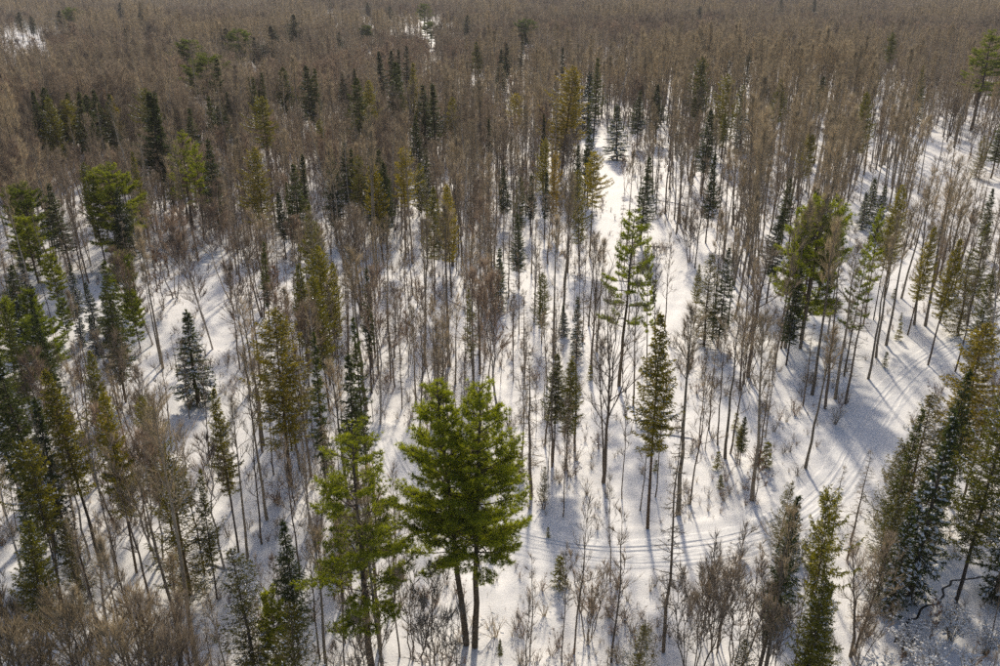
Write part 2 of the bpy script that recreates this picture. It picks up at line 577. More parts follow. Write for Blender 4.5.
def pine(seed, h, wmax, start, nlev, per=4, r0=0.26, stems=((0, 0, 0, 0, 1.0),), dens=1.0, tier=0.0, dome=False, snow=0, needle='pine', gaps=0.15):
    """white pine: level boughs turned up at the ends, carrying starbursts of long needles"""
    rng = np.random.default_rng(seed)
    T, C, N, S = Mesher(), Mesher(), Mesher(), Mesher()
    tc, tdir = [], []
    sc, sd = [], []
    for (bx, by, tx, ty, sh) in stems:
        hh = h * sh
        tr = stem_line(rng, np.array([bx, by, -0.4]), np.array([tx, ty, hh]), 11, 0.07)
        T.tube(tr, r0 * (0.75 + 0.25 * sh) * (1 - np.linspace(0, 1, 11) ** 1.1 * 0.93), 8)
        cen = np.mean([[s[2], s[3]] for s in stems], axis=0)
        a = rng.uniform(0, 6.28)
        for k in range(nlev):
            q = (k + rng.uniform(0, 0.5)) / nlev
            tt = start + (0.985 - start) * q
            if dome:
                prof = math.sqrt(max(0.02, 1 - (q * 0.98) ** 2)) * min(1, 0.6 + q)
            else:
                prof = min(1.0, 0.72 + 1.5 * q) * (1 - q) ** 0.58 + 0.05
            for s in range(per):
                a += 6.283 / per + rng.normal() * 0.45
                if rng.random() < gaps * (1.6 if q < 0.3 else 1):
                    continue
                hd = np.array([math.cos(a), math.sin(a), 0])
                out_dir = unit(np.array([tx, ty]) - cen) if len(stems) > 1 else np.zeros(2)
                bias = 1.0 + (0.12 * float(out_dir @ hd[:2]) if len(stems) > 1 else 0)
                L = wmax * prof * rng.uniform(0.6, 1.15) * bias
                p0 = along(tr, min(0.99, tt + rng.normal() * 0.25 / nlev))
                m = 6
                pts = [p0]
                e0 = 0.08 + 0.55 * q ** 1.5 + rng.normal() * 0.1
                for i in range(m - 1):
                    e = e0 + 0.5 * (i / (m - 2)) ** 2 + rng.normal() * 0.08
                    sidew = np.array([-hd[1], hd[0], 0]) * rng.normal() * 0.14
                    pts.append(pts[-1] + (hd * math.cos(e) + np.array([0, 0, math.sin(e)]) + sidew) * L / (m - 1))
                pts = np.array(pts)
                C.tube(pts, np.linspace(0.07, 0.012, m) * (0.4 + 0.6 * L / wmax), 4)
                nbr = max(4, int(L * 4.4 * dens))
                sidev = np.array([-hd[1], hd[0], 0])
                for i in range(nbr):
                    u = 0.30 + 0.70 * (i + rng.random()) / nbr if L > 1.2 else rng.uniform(0.1, 1)
                    b0 = along(pts, u)
                    sg = 1 if i % 2 else -1
                    l2 = (0.30 * L * (1.05 - u) + 0.32) * rng.uniform(0.6, 1.25)
                    d = unit(hd * 0.8 + sidev * sg * rng.uniform(0.2, 1.1) + np.array([0, 0, 0.22 + rng.normal() * 0.12]))
                    C.tube([b0, b0 + d * l2], [0.014, 0.006], 3)
                    nt = max(2, int(l2 / 0.15))
                    w = 0.25 + 0.75 * (np.arange(nt) + rng.random(nt)) / nt
                    tc.append(b0 + d * (w * l2)[:, None] + rng.normal(size=(nt, 3)) * np.array([0.09, 0.09, 0.05]))
                    tdir.append(np.tile(d * 0.7 + np.array([0, 0, 0.45]), (nt, 1)))
                if snow and rng.random() < snow:
                    sc.append(along(pts, rng.uniform(0.4, 0.9)) + np.array([0, 0, 0.1]))
                    sd.append(hd)
    tc, tdir = np.vstack(tc), np.vstack(tdir)
    nb = 16
    B = np.repeat(tc, nb, axis=0)
    D = np.repeat(tdir, nb, axis=0) + rng.normal(size=(len(B), 3)) * 0.75
    N.blades(B, D, rng.uniform(0.20, 0.36, len(B)), rng.uniform(0.024, 0.046, len(B)), rng)
    out = {'trunk': T.mesh('trunk', M['pine_bark'], True), 'crown': join_two(C, M['pine_bark'], N, M[needle], 'crown')}
    if sc:
        n = len(sc)
        l = rng.uniform(0.3, 0.6, n)
        S.lumps(np.array(sc), np.array(sd), l, l * 0.6, l * 0.25)
        out['snow'] = S.mesh('snow', M['cap'])
    return out

def shrub(seed, h, stems, spread, twigs, twig_mat='twig', snow=0, leaves=0, r=0.016):
    """a bush of many thin stems from one root"""
    rng = np.random.default_rng(seed)
    C, S, LV = Mesher(), Mesher(), Mesher()
    tb, td, tl = [], [], []
    for s in range(stems):
        a = rng.uniform(0, 6.28)
        out_ = rng.uniform(0.1, 1) * spread
        hh = h * rng.uniform(0.55, 1.05)
        hd = np.array([math.cos(a), math.sin(a), 0])
        p0 = np.array([0, 0, -0.2]) + hd * 0.12 * rng.random()
        p1 = p0 + hd * out_ * 0.3 + np.array([0, 0, hh * 0.45]) + rng.normal(size=3) * 0.05
        p2 = p1 + hd * out_ * 0.4 + np.array([0, 0, hh * 0.35]) + rng.normal(size=3) * 0.08
        p3 = p2 + hd * out_ * 0.3 + np.array([0, 0, hh * 0.2]) + rng.normal(size=3) * 0.1
        pts = np.array([p0, p1, p2, p3])
        C.tube(pts, [r * 1.3, r, r * 0.7, 0.005], 3)
        n = twigs
        u = rng.uniform(0.25, 1, n)
        tb.append(np.array([along(pts, w) for w in u]))
        td.append(hd * 0.35 + rng.normal(size=(n, 3)) * 0.55 + np.array([0, 0, 0.45]))
        tl.append(rng.uniform(0.25, 0.8, n) * h * 0.28)
    tb, td, tl = np.vstack(tb), np.vstack(td), np.concatenate(tl)
    C.cones(tb, td, tl, np.full(len(tb), r * 0.6))
    out = {'stems': C.mesh('stems', M[twig_mat])}
    if snow:
        i = rng.integers(0, len(tb), snow)
        l = rng.uniform(0.12, 0.3, snow)
        S.lumps(tb[i] + td[i] / (np.linalg.norm(td[i], axis=1)[:, None]) * (tl[i] * rng.uniform(0.2, 0.9, snow))[:, None] + np.array([0, 0, 0.03]), td[i] * np.array([1, 1, 0.4]), l, l * 0.5, l * 0.28)
        out['snow'] = S.mesh('snow', M['cap'])
    if leaves:
        i = rng.integers(0, len(tb), leaves)
        LV.blades(tb[i] + td[i] * 0.15, rng.normal(size=(leaves, 3)), rng.uniform(0.12, 0.2, leaves), rng.uniform(0.08, 0.12, leaves), rng)
        out['leaves'] = LV.mesh('leaves', M['leaf'])
    return out

# kind -> list of (height, parts)
P = {}
V = random.Random(11)
U = V.uniform
P['poplar'] = [(20.0, bare_tree(10 + i, 20, U(.5, .74), U(2.2, 3.5), U(.7, .95), V.randint(14, 21), 6, V.randint(8, 12), U(.15, .22), wander=U(.03, .11), fork=U(0, .06), trunk_mat='poplar_bark', twig_mat='poplar_twig')) for i in range(7)]
P['maple'] = [(17.0, bare_tree(30 + i, 17, U(.26, .48), U(4.0, 6.0), U(.6, .85), V.randint(17, 25), 7, V.randint(9, 13), U(.16, .24), stems=[1, 1, 2, 1, 1, 1, 3][i], wander=U(.1, .22), fork=U(.08, .26))) for i in range(7)]
P['birch'] = [(15.0, bare_tree(50 + i, 15, [.38, .45, .4][i], [3.6, 3.2, 3.8][i], 0.75, 16, 7, 13, .11, stems=[2, 1, 3][i], wander=0.16, twig_r=0.012, twig_l=0.8, trunk_mat='birch_bark', twig_mat='birch_twig')) for i in range(3)]
P['aspen'] = [(19.0, bare_tree(60 + i, 19, [.5, .6, .42][i], [2.0, 1.7, 2.4][i], 0.95, 13, 5, 6, [.17, .15, .19][i], stems=[1, 1, 2][i], wander=0.09, trunk_mat='birch_bark', twig_mat='poplar_twig')) for i in range(3)]
P['pole'] = [(13.0, bare_tree(70 + i, 13, [.3, .4, .35][i], [1.7, 1.4, 2.1][i], 0.75, 16, 4, 8, [.075, .065, .085][i], wander=0.06, twig_r=0.011, twig_l=0.6)) for i in range(3)]
P['clump'] = [(9.0, bare_tree(90 + i, 9, .3, 2.2, 0.85, 11, 5, 8, .06, stems=[4, 5][i], wander=0.1, twig_r=0.012, twig_l=0.6)) for i in range(2)]
P['golden'] = [(10.0, bare_tree(95, 10, .2, 3.6, 0.45, 22, 7, 9, .13, stems=2, wander=0.2, twig_r=0.018, twig_l=0.7, trunk_mat='poplar_bark', twig_mat='poplar_twig'))]
P['beech'] = [(8.0, bare_tree(97, 8, .2, 2.2, 0.5, 18, 5, 8, .07, wander=0.12, twig_r=0.011, twig_l=0.5, beech=700))]
P['snag'] = [(17.0, snag(110 + i, 17, [1.6, 2.1, 1.3][i], [.14, .16, .12][i], 26)) for i in range(3)]
P['spruce'] = [(18.0, conifer(130 + i, 18, U(2.4, 3.5), U(.08, .34), V.randint(38, 48), 7, 'spruce', snow=U(.1, .4), asym=U(0, .35), ragged=U(.25, .7), taper=U(.65, 1.0), droop=U(.15, .45))) for i in range(6)]
P['narrow'] = [(17.0, conifer(150 + i, 17, U(1.3, 1.9), U(.1, .35), V.randint(38, 50), 6, 'spruce', droop=U(.3, .6), lift=0.35, taper=U(.55, .85), spray=0.32, snow=U(.1, .35), asym=U(0, .4), ragged=U(.25, .65))) for i in range(5)]
P['olive'] = [(20.0, conifer(160 + i, 20, [3.3, 3.8, 3.0, 3.6, 2.6][i], [.34, .26, .4, .5, .3][i], [44, 42, 44, 32, 40][i], 6, 'olive', asym=[.1, .2, 0, .35, .2][i], taper=[.6, .5, .7, .5, .8][i], ragged=[.5, .55, .45, .75, .6][i], droop=0.15, lift=0.35, snow=.5, nb=7)) for i in range(5)]
P['cedar'] = [(13.0, conifer(180 + i, 13, [2.9, 3.4][i], .04, 40, 7, 'cedar', ragged=0.7, asym=.2, droop=0.1, lift=0.6, taper=0.55, spray=0.5, snow=.8, blade=(.16, .065), bark='bark', nb=7)) for i in range(2)]
P['snowy'] = [(10.0, conifer(190 + i, 10, [2.4, 2.0][i], .02, 30, 6, 'spruce', droop=0.45, lift=0.15, taper=0.9, spray=0.4, snow=1.4)) for i in range(2)]
P['wpine'] = [(23.0, pine(200 + i, 23, [4.5, 4.0][i], [.32, .38][i], 21, 5, dens=1.2)) for i in range(2)]
P['layered'] = [(23.0, pine(210, 23, 4.2, .36, 17, 5, gaps=0.25, dens=1.4))]
P['dome'] = [(13.0, pine(220 + i, 13, [4.0, 3.5][i], .2, 15, 6, dome=True, dens=1.7, r0=0.18)) for i in range(2)]
P['twin'] = [(23.5, pine(231, 23.5, 4.5, .37, 25, 6, r0=0.27, stems=((-0.35, 0.1, -2.1, 0.6, 0.985), (0.3, -0.1, 0.9, 0.0, 1.0)), dens=1.4, gaps=0.12))]
P['thicket'] = [(2.2, shrub(300 + i, 2.2, 12, 0.9, 7, ['twig', 'poplar_twig', 'birch_twig'][i], leaves=[0, 0, 26][i], snow=[0, 16, 0][i])) for i in range(3)]
P['frosted'] = [(3.2, shrub(310 + i, 3.2, 26, 1.7, 14, 'dead_twig', snow=900, r=0.02)) for i in range(2)]
P['youngfir'] = [(2.4, conifer(320, 2.4, 0.75, .03, 12, 6, 'olive', r0=0.04, spray=0.25, gap=0.12, snow=.3, blade=(.14, .045)))]

# ------------------------------------------------------------------ placing things
def put(o, parent=None):
    COL.objects.link(o)
    if parent is not None:
        o.parent = parent
    return o

def thing(name, kind, variant, x, y, h, wide=1.0, rot=0.0, lean=(0, 0), tint=None, tilt=None):
    ph, parts = P[kind][variant % len(P[kind])]
    e = bpy.data.objects.new(name, None)
    e.empty_display_size = 0.5
    COL.objects.link(e)
    s = h / ph
    e.location = (x, y, ground_z(x, y) - 0.02)
    e.rotation_euler = (lean[0], lean[1], rot)
    e.scale = (s * wide, s * wide, s)
    main = {}
    for part in ('trunk', 'crown', 'stems', 'leaves', 'snow'):
        if part in parts:
            o = bpy.data.objects.new(part, parts[part])
            host = e
            if part in ('snow', 'leaves'):
                host = main.get('crown') or main.get('stems') or e
            put(o, host)
            if tint is not None and part not in ('snow',):
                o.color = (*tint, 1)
            if part != 'trunk':
                o['kind'] = 'stuff'
            main[part] = o
    return e

ITEMS = []      # every placed individual with what the labels need

def record(e, what, cat, group, h, label=None):
    x, y, z = e.location
    bx, by = project(x, y, z)
    tx, ty = project(x, y, z + h)
    ITEMS.append(dict(o=e, what=what, cat=cat, group=group, h=h, label=label, b=(float(bx), float(by)), t=(float(tx), float(ty)), d=float(math.hypot(x, y)), x=x, y=y))

TAKEN = []      # positions already used

# ------------------------------------------------------------------ the snow ground
def structure(o, label, cat, kind='structure'):
    o['kind'], o['label'], o['category'] = kind, label, cat
    return o

ys = [-140, -110, -80, -50, -30, -15, 0, 12, 22, 30]
while ys[-1] < 3200:
    ys.append(ys[-1] + max(0.42, ys[-1] * 0.0065))
ys = np.array(ys)
u = np.linspace(-1, 1, 330)
u = u * (0.75 + 0.25 * u * u)
hw = 0.80 * np.maximum(ys, 0) + 45
GX = hw[:, None] * u[None, :]
GY = np.repeat(ys[:, None], len(u), 1)
GZ = terrain(GX.ravel(), GY.ravel())
g = Mesher()
nr, nc = GX.shape
i = (np.arange(nr - 1)[:, None] * nc + np.arange(nc - 1)[None, :]).ravel()
g.add(np.stack([GX.ravel(), GY.ravel(), GZ], 1), None, np.stack([i, i + 1, i + nc + 1, i + nc], 1))
structure(put(bpy.data.objects.new('snow_ground', g.mesh('snow_ground', M['snow'], True))), 'snow covered forest floor with hummocks and drifts', 'ground')

def ribbon(name, line, half, ncross, profile, material, lift, label, cat):
    d = np.gradient(line, axis=0)
    d /= np.linalg.norm(d, axis=1)[:, None]
    nrm = np.stack([-d[:, 1], d[:, 0]], 1)
    c = np.linspace(-half, half, ncross)
    X = line[:, 0:1] + nrm[:, 0:1] * c
    Y = line[:, 1:2] + nrm[:, 1:2] * c
    S = np.arange(len(line))[:, None] * np.linalg.norm(line[1] - line[0]) + 0 * c
    Z = terrain(X.ravel(), Y.ravel()).reshape(X.shape) + lift + profile(c[None, :] + 0 * X, S)
    r = Mesher()
    a, b = X.shape
    i = (np.arange(a - 1)[:, None] * b + np.arange(b - 1)[None, :]).ravel()
    r.add(np.stack([X.ravel(), Y.ravel(), Z.ravel()], 1), None, np.stack([i, i + b, i + b + 1, i + 1], 1))
    return structure(put(bpy.data.objects.new(name, r.mesh(name, material, True))), label, cat)

def ruts(c, s):
    z = 0.03 * vnoise(c / 0.35, s / 0.5, 21) + 0.03 * vnoise(c / 0.9, s / 1.3, 22)
    for k, off in enumerate((-0.8, -0.25, 0.9, 1.4)):
        w = off + (0.2 if k < 2 else 0.55) * vnoise(s / 17.0, s * 0 + 0.5, 23 + k) + 0.05 * vnoise(s / 2.0, s * 0 + 0.5, 27 + k)
        z = z - (0.09 + 0.045 * vnoise(s / 3.0, s * 0 + 0.5, 35 + k) if k < 2 else 0.05 * np.clip(0.5 + 1.2 * vnoise(s / 9.0, s * 0 + k, 31), 0, 1)) * np.exp(-((c - w) / 0.17) ** 2) + 0.02 * np.exp(-((np.abs(c - w) - 0.24) / 0.08) ** 2)
    edge = np.clip((np.abs(c) - 2.0) / 0.6, 0, 1)
    return z - edge * 0.14

ribbon('trail', spline(TRAIL, 0.35), 2.6, 78, ruts, M['packed'], 0.05, 'groomed snow trail with parallel sled ruts curving through the clearing', 'trail')
ribbon('creek', spline(CREEK + 0.12 * np.random.default_rng(3).normal(size=CREEK.shape), 0.2), 0.09, 4, lambda c, s: 0 * c, M['water'], 0.012, 'narrow dark crack of open creek water winding through the snow', 'creek')

# ------------------------------------------------------------------ conifers, by where their tops stand in the view and their height
G1, G2, G3 = (1.0, 1.0, 1.0), (0.8, 0.85, 0.9), (1.25, 1.2, 0.9)
NAMES = dict(wpine=('pine_tree', 'tall white pine'), layered=('pine_tree', 'open layered white pine'), dome=('pine_tree', 'bushy round-topped pine'), twin=('pine_tree', 'twin pine'),
             spruce=('spruce_tree', 'dark conical spruce'), narrow=('spruce_tree', 'dark pencil-narrow spruce'), olive=('fir_tree', 'olive green fir'), cedar=('cedar_tree', 'bushy olive cedar'),
             snowy=('spruce_tree', 'young snow-laden spruce'))
CON = [  # kind, top x, top y, height, width factor, variant, label or None
    ('layered', 630, 207, 24, .92, 0, 'tall bright green layered pine standing alone beside the sunlit glade'),
    ('layered', 657, 236, 20, .4, 0, 'thinner pine growing close behind the tall layered pine by the glade'),
    ('olive', 665, 316, 22.5, .8, 2, 'golden olive fir with a long bare pole trunk above the groomed trail bend'),
    ('olive', 271, 310, 20, 1.15, 1, 'broad golden olive fir with snow flecks behind the spreading foreground pine'),
    ('snowy', 184, 312, 12.5, 1.15, 0, 'open snowy spruce with drooping branches alone in the left clearing'),
    ('narrow', 349, 353, 17, 1.0, 1, 'dark narrow snow-flecked spruce spire directly behind the spreading foreground pine'),
    ('wpine', 352, 428, 22.5, 1.15, 0, 'spreading yellow-green pine with open boughs, left of the twin-trunked pine'),
    ('spruce', 283, 522, 13, .95, 1, 'dark spruce half hidden under the spreading foreground pine boughs'),
    ('cedar', 238, 556, 13, 1.0, 0, 'dark bushy cedar beside the blue shaded snow slope at the bottom'),
    ('cedar', 285, 612, 11.5, 1.0, 1, 'olive brown cedar cut by the bottom edge, below the spreading pine'),
    ('dome', 268, 590, 9, .6, 1, None),
    ('olive', 56, 366, 20, .85, 2, 'dense dark olive fir with a spire top by the left edge'),
    ('narrow', 8, 358, 20, 1.2, 0, 'almost black spruce column at the left edge of the view'),
    ('narrow', 34, 395, 19, 1.0, 1, None), ('spruce', -8, 352, 19, 1.0, 0, None),
    ('olive', 100, 395, 18, .7, 2, None), ('olive', 88, 350, 16, .6, 0, None), ('cedar', 165, 455, 14, 1.0, 1, 'wide dull green cedar clump above the shaded slope at lower left'),
     ('olive', 215, 390, 17, .65, 2, None), ('olive', 150, 400, 16, .7, 1, None),
    ('olive', 20, 440, 17, .7, 1, None), ('cedar', 60, 520, 9, .8, 0, None),
    ('narrow', 786, 498, 15.5, .9, 0, 'slim dark spruce spire left of the snow-flecked fir at lower right'),
    ('olive', 842, 484, 20, .55, 3, 'snow-flecked olive fir with bare lower trunk in the lower right thicket'),
    ('cedar', 934, 390, 15, .9, 1, 'big golden brown cedar overhanging the rutted trail on its right side'),
    ('narrow', 916, 406, 17, .7, 0, 'straight green column of a conifer standing before the golden brown cedar'),
    ('cedar', 905, 442, 12, .75, 0, None), ('cedar', 945, 440, 12, .9, 0, None), ('cedar', 900, 492, 11, .75, 1, None),
    ('spruce', 968, 365, 17, 0.9, 1, 'dark shadowed spruce behind the golden brown cedar by the right edge'),
    ('olive', 992, 322, 20, 1.0, 1, 'large golden olive fir rising at the right edge beside the trail'),
    ('olive', 1010, 395, 20, .9, 0, None),
    ('snowy', 952, 415, 18, .66, 0, 'tall snow-draped spruce with a wide white skirt above the dark creek'),
    ('snowy', 1045, 425, 17, .8, 1, None), ('snowy', 915, 505, 11, .8, 1, None),
    ('cedar', 832, 635, 8, .8, 1, 'dark green cedar at the bottom edge under the snow-flecked fir'), 
    ('cedar', 745, 640, 6, 1.0, 0, None), ('cedar', 640, 628, 6.5, 1.0, 1, 'small snowy green cedar cut by the bottom edge below the trail'), 
    ('olive', 500, 640, 2.5, 1.2, 0, None),
    ('dome', 822, 200, 21, .85, 0, 'dense green rounded pine crown among tall bare trunks on the right'),
    ('layered', 800, 215, 20, .7, 0, None), ('wpine', 838, 232, 18, .6, 1, None),
    ('olive', 905, 186, 19, .8, 0, 'slim olive fir above the narrow side trail on the right'), ('olive', 893, 215, 17, .6, 2, None), ('olive', 930, 225, 17, .7, 1, None), ('olive', 955, 240, 18, .8, 2, None),
    ('layered', 868, 240, 19, .6, 0, None), ('layered', 885, 205, 19, .55, 0, None),
    ('wpine', 992, 30, 25, 1.15, 1, 'large dark green white pine crown high at the right edge above the road'),
    ('spruce', 1004, 120, 15, 1.3, 2, None), ('cedar', 985, 135, 11, 1.1, 0, None), ('olive', 990, 225, 16, 1.3, 1, None), ('cedar', 975, 260, 12, 1.3, 0, None),
    ('olive', 703, 58, 20, .8, 2, None), ('olive', 730, 76, 18, .9, 0, None), ('olive', 895, 34, 19, .7, 2, None), ('olive', 925, 66, 17, .7, 2, None), ('snowy', 922, 82, 11, 1.0, 0, None), ('snowy', 745, 100, 12, 1.0, 1, None),
    ('dome', 22, 184, 15, 1.0, 0, 'rounded bright pine at the left edge, taller of the stacked pair'), ('dome', 24, 216, 12, 1.0, 1, 'lower yellow-green pine mound at the left edge under a taller one'),
    ('spruce', 53, 183, 16, 1.1, 0, None), ('dome', 106, 166, 18, 1.0, 0, 'big dark rounded pine beside an olive spire on the left'), ('olive', 86, 160, 19, .8, 1, None), ('olive', 134, 150, 19, .8, 0, None),
    ('spruce', 115, 190, 15, 1.3, 1, None), ('dome', 48, 254, 9, .9, 1, 'small rounded pine above the snow-laden spruces on the left'), ('dome', 36, 316, 10, 1.2, 0, 'squat wide pine dome on stalky trunk near the left edge'),
    ('dome', 60, 300, 6.5, .9, 1, None), ('dome', 118, 255, 11, .9, 0, None), ('dome', 130, 290, 9, .8, 1, None), ('spruce', 5, 265, 12, 1.1, 0, None), ('dome', -4, 300, 11, 1, 1, None),
    ('snowy', 86, 282, 8, .9, 0, None), ('snowy', 100, 286, 9, 1.0, 1, None), ('snowy', 112, 300, 8, 1.0, 0, None), ('snowy', 74, 302, 7, .9, 1, None), ('snowy', 28, 286, 9, .9, 0, None), ('snowy', 18, 300, 8, .9, 1, None),
    ('snowy', 90, 318, 6, 1.0, 0, None), ('snowy', 70, 265, 8, .9, 1, None),
    ('wpine', 177, 130, 21, 1.1, 0, 'pale green pine with flat tiers beside a dark spruce, upper left'), ('spruce', 207, 138, 21, .9, 1, 'dark spruce touching the pale tiered pine at upper left'), ('layered', 190, 140, 20, .9, 0, None),
    ('olive', 255, 146, 20, 1.1, 1, 'full pale olive fir standing clear amid brown twigs, upper left'),
    ('olive', 306, 207, 20, .9, 2, None), ('olive', 297, 263, 17, .7, 0, None), ('olive', 318, 246, 19, .85, 1, 'tall olive fir column beside the shaded gap left of centre'), ('olive', 330, 262, 16, .6, 2, None),
    ('narrow', 300, 153, 17, .9, 0, None), ('spruce', 330, 147, 19, .9, 1, 'dense black-green spruce, broadest of the cluster left of centre'), ('narrow', 344, 144, 18, .9, 1, None), ('narrow', 351, 150, 17, .8, 0, None), ('olive', 356, 155, 17, .8, 0, None),
    ('narrow', 367, 146, 19, 1.0, 0, None), ('olive', 377, 153, 20, .9, 1, None), ('spruce', 383, 160, 18, .7, 2, None), ('narrow', 286, 182, 13, .7, 1, None), ('olive', 318, 118, 17, .8, 2, None),
    ('spruce', 283, 69, 16, 1.1, 0, None), ('spruce', 306, 66, 18, .8, 1, None), ('narrow', 314, 70, 17, 1.0, 0, None), ('narrow', 252, 79, 16, .9, 1, None), ('narrow', 263, 75, 16, .8, 0, None), ('olive', 262, 95, 18, .8, 1, None),
    ('olive', 145, 88, 18, .7, 0, None), ('narrow', 157, 93, 20, .9, 0, None), ('narrow', 215, 60, 19, 1.1, 1, None), ('spruce', 209, 98, 14, .9, 0, None), ('narrow', 228, 93, 13, .9, 1, None),
    ('spruce', 42, 87, 18, .9, 0, None), ('olive', 50, 97, 17, .8, 2, None), ('narrow', 65, 93, 15, 1.0, 1, None), ('narrow', 74, 92, 17, 1.1, 0, None), ('spruce', 84, 93, 16, .9, 2, None), ('narrow', 97, 90, 15, 1, 0, None), ('narrow', 105, 93, 16, 1, 1, None),
    ('narrow', 381, 53, 18, 1.1, 0, None), ('spruce', 391, 50, 17, .9, 1, None), ('narrow', 398, 49, 18, 1.0, 1, None), ('narrow', 406, 46, 18, 1.0, 0, None), ('spruce', 395, 62, 20, .9, 0, None), ('olive', 410, 62, 20, .8, 1, None), ('narrow', 400, 66, 18, 1, 1, None),
    ('spruce', 359, 80, 19, .9, 1, None), ('narrow', 435, 85, 18, 1.1, 0, None), ('olive', 450, 97, 14, .9, 2, None), ('narrow', 354, 70, 14, .9, 1, None),
    ('olive', 478, 42, 17, .9, 0, None), ('spruce', 500, 50, 16, .9, 2, None), ('narrow', 521, 38, 17, 1.2, 1, None), ('spruce', 507, 44, 16, .8, 0, None), ('narrow', 563, 48, 16, .8, 0, None),
    ('olive', 563, 67, 22, 1.05, 1, 'tall golden olive fir left of the bright snow gap, upper centre'), ('olive', 597, 56, 20, .8, 2, None), ('snowy', 590, 72, 15, 1.0, 1, None), ('snowy', 578, 85, 12, 1.0, 0, None), ('olive', 515, 92, 14, .9, 0, None),
    ('olive', 401, 146, 21, .85, 0, None), ('olive', 431, 190, 19, .8, 2, 'left one of two thin olive firs above the shaded hollow'), ('olive', 449, 186, 19, .75, 0, 'right one of two thin olive firs above the shaded hollow'),
    ('narrow', 544, 116, 18, .7, 0, None), ('olive', 554, 152, 17, .7, 1, 'rusty orange-tipped fir left of the upper snow gap'), ('narrow', 578, 147, 16, .8, 1, None), ('spruce', 591, 119, 20, .7, 0, None), ('olive', 594, 150, 20, .9, 1, None), ('olive', 583, 168, 18, .8, 0, None),
    ('spruce', 520, 175, 14, .7, 2, None), ('narrow', 490, 118, 15, .9, 1, None), ('spruce', 425, 150, 15, .9, 1, None), ('spruce', 415, 118, 17, .9, 2, None),
    ('snowy', 579, 296, 9, .8, 1, 'small snowy spruce cone behind the dark forked trunk at centre'), ('spruce', 501, 262, 7, 1.0, 0, None), ('snowy', 565, 305, 5, 1.0, 0, None), ('spruce', 520, 215, 13, .8, 2, None), ('olive', 543, 272, 11, .8, 0, None),
    ('olive', 556, 358, 13, .9, 2, 'pale young fir pair member beside bare poles, centre'), ('olive', 570, 362, 13, .9, 0, None), ('cedar', 545, 470, 4, .8, 1, None),
    ('cedar', 713, 255, 14, .9, 0, 'grey-green cedar leaning over the right rim of the sunlit glade'), ('spruce', 728, 250, 15, .9, 2, None), ('olive', 700, 265, 10, .7, 1, None), ('spruce', 800, 270, 14, .9, 2, None), ('spruce', 790, 180, 14, .8, 0, None),
    ('snowy', 875, 178, 10, 1.1, 0, None), ('snowy', 884, 186, 11, 1.1, 1, None), ('snowy', 868, 192, 8, 1.0, 0, None), ('spruce', 745, 420, 6, .9, 1, None), ('olive', 742, 430, 5, .9, 1, None),
    ('spruce', 660, 85, 14, 1.0, 2, None), ('spruce', 640, 92, 13, 1.0, 0, None), ('snowy', 620, 105, 12, 1.0, 0, None),
    # far, dark
    ('spruce', 293, 14, 20, 1.5, 0, None), ('spruce', 272, 26, 18, 1.8, 1, None), ('spruce', 255, 38, 14, 1.8, 2, None), ('dome', 237, 30, 16, 1.3, 0, None), ('spruce', 225, 28, 15, 1.6, 1, None), ('dome', 188, 40, 16, 1.5, 1, None), ('dome', 203, 56, 16, 1.5, 0, None),
    ('spruce', 18, 12, 16, 1.3, 0, None), ('spruce', 30, 16, 14, 1.2, 1, None), ('spruce', 58, 10, 16, 1.8, 2, None), ('dome', 70, 8, 17, 1.6, 0, None), ('spruce', 125, 28, 12, 1.5, 1, None), ('narrow', 140, 3, 20, 1.6, 0, None), ('spruce', 120, 2, 18, 1.5, 2, None),
    ('spruce', 367, 2, 16, 1.8, 0, None), ('dome', 424, 4, 16, 1.5, 1, None), ('dome', 430, 22, 13, 1.5, 0, None), ('spruce', 467, 15, 16, 1.3, 2, None), ('dome', 525, 20, 15, 1.6, 0, None), ('spruce', 390, 6, 14, 1.6, 1, None), ('dome', 365, 26, 12, 1.5, 1, None), ('spruce', 338, 32, 11, 1.8, 0, None),
    ('spruce', 782, -2, 18, 1.2, 1, None), ('spruce', 815, -2, 18, 1.4, 2, None), ('spruce', 700, 8, 14, 1.4, 0, None), ('spruce', 330, 0, 14, 1.5, 0, None),
]
R = random.Random(5)

def place_conifer(kind, tx, ty, h, wide, var, label):
    if ty < 110:
        h, wide = h * 1.3, wide * 1.3
    p = at(tx, ty, h)
    x, y = p[0], p[1]
    rot = R.uniform(0, 6.28)
    tint = {0: G1, 1: G2, 2: G3}[R.randrange(3)] if kind not in ('twin', 'layered') else (1.25, 1.22, 0.95)
    if label and 'golden' in label:
        tint = (1.15, 1.06, 0.9)
    if label and 'rusty' in label:
        tint = (1.35, 1.1, 0.8)
    if label and 'high at the right' in label:
        tint = (0.75, 0.82, 0.85)
    elif label and ('dark' in label or 'black' in label):
        tint = G2
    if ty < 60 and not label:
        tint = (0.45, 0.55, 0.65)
    if 110 <= ty < 240 and kind in ('spruce', 'narrow', 'dome'):
        wide *= 1.2
    if not label and kind in ('spruce', 'narrow', 'olive', 'cedar'):
        var = R.randrange(10)
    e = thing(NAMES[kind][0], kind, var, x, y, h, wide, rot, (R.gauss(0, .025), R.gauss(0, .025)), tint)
    record(e, NAMES[kind][1], NAMES[kind][0].split('_')[0] + ' tree', {'pine_tree': 'pines', 'spruce_tree': 'spruces', 'fir_tree': 'firs', 'cedar_tree': 'cedars'}[NAMES[kind][0]] + ' scattered through the bare forest', h, label)
    TAKEN.append((x, y))

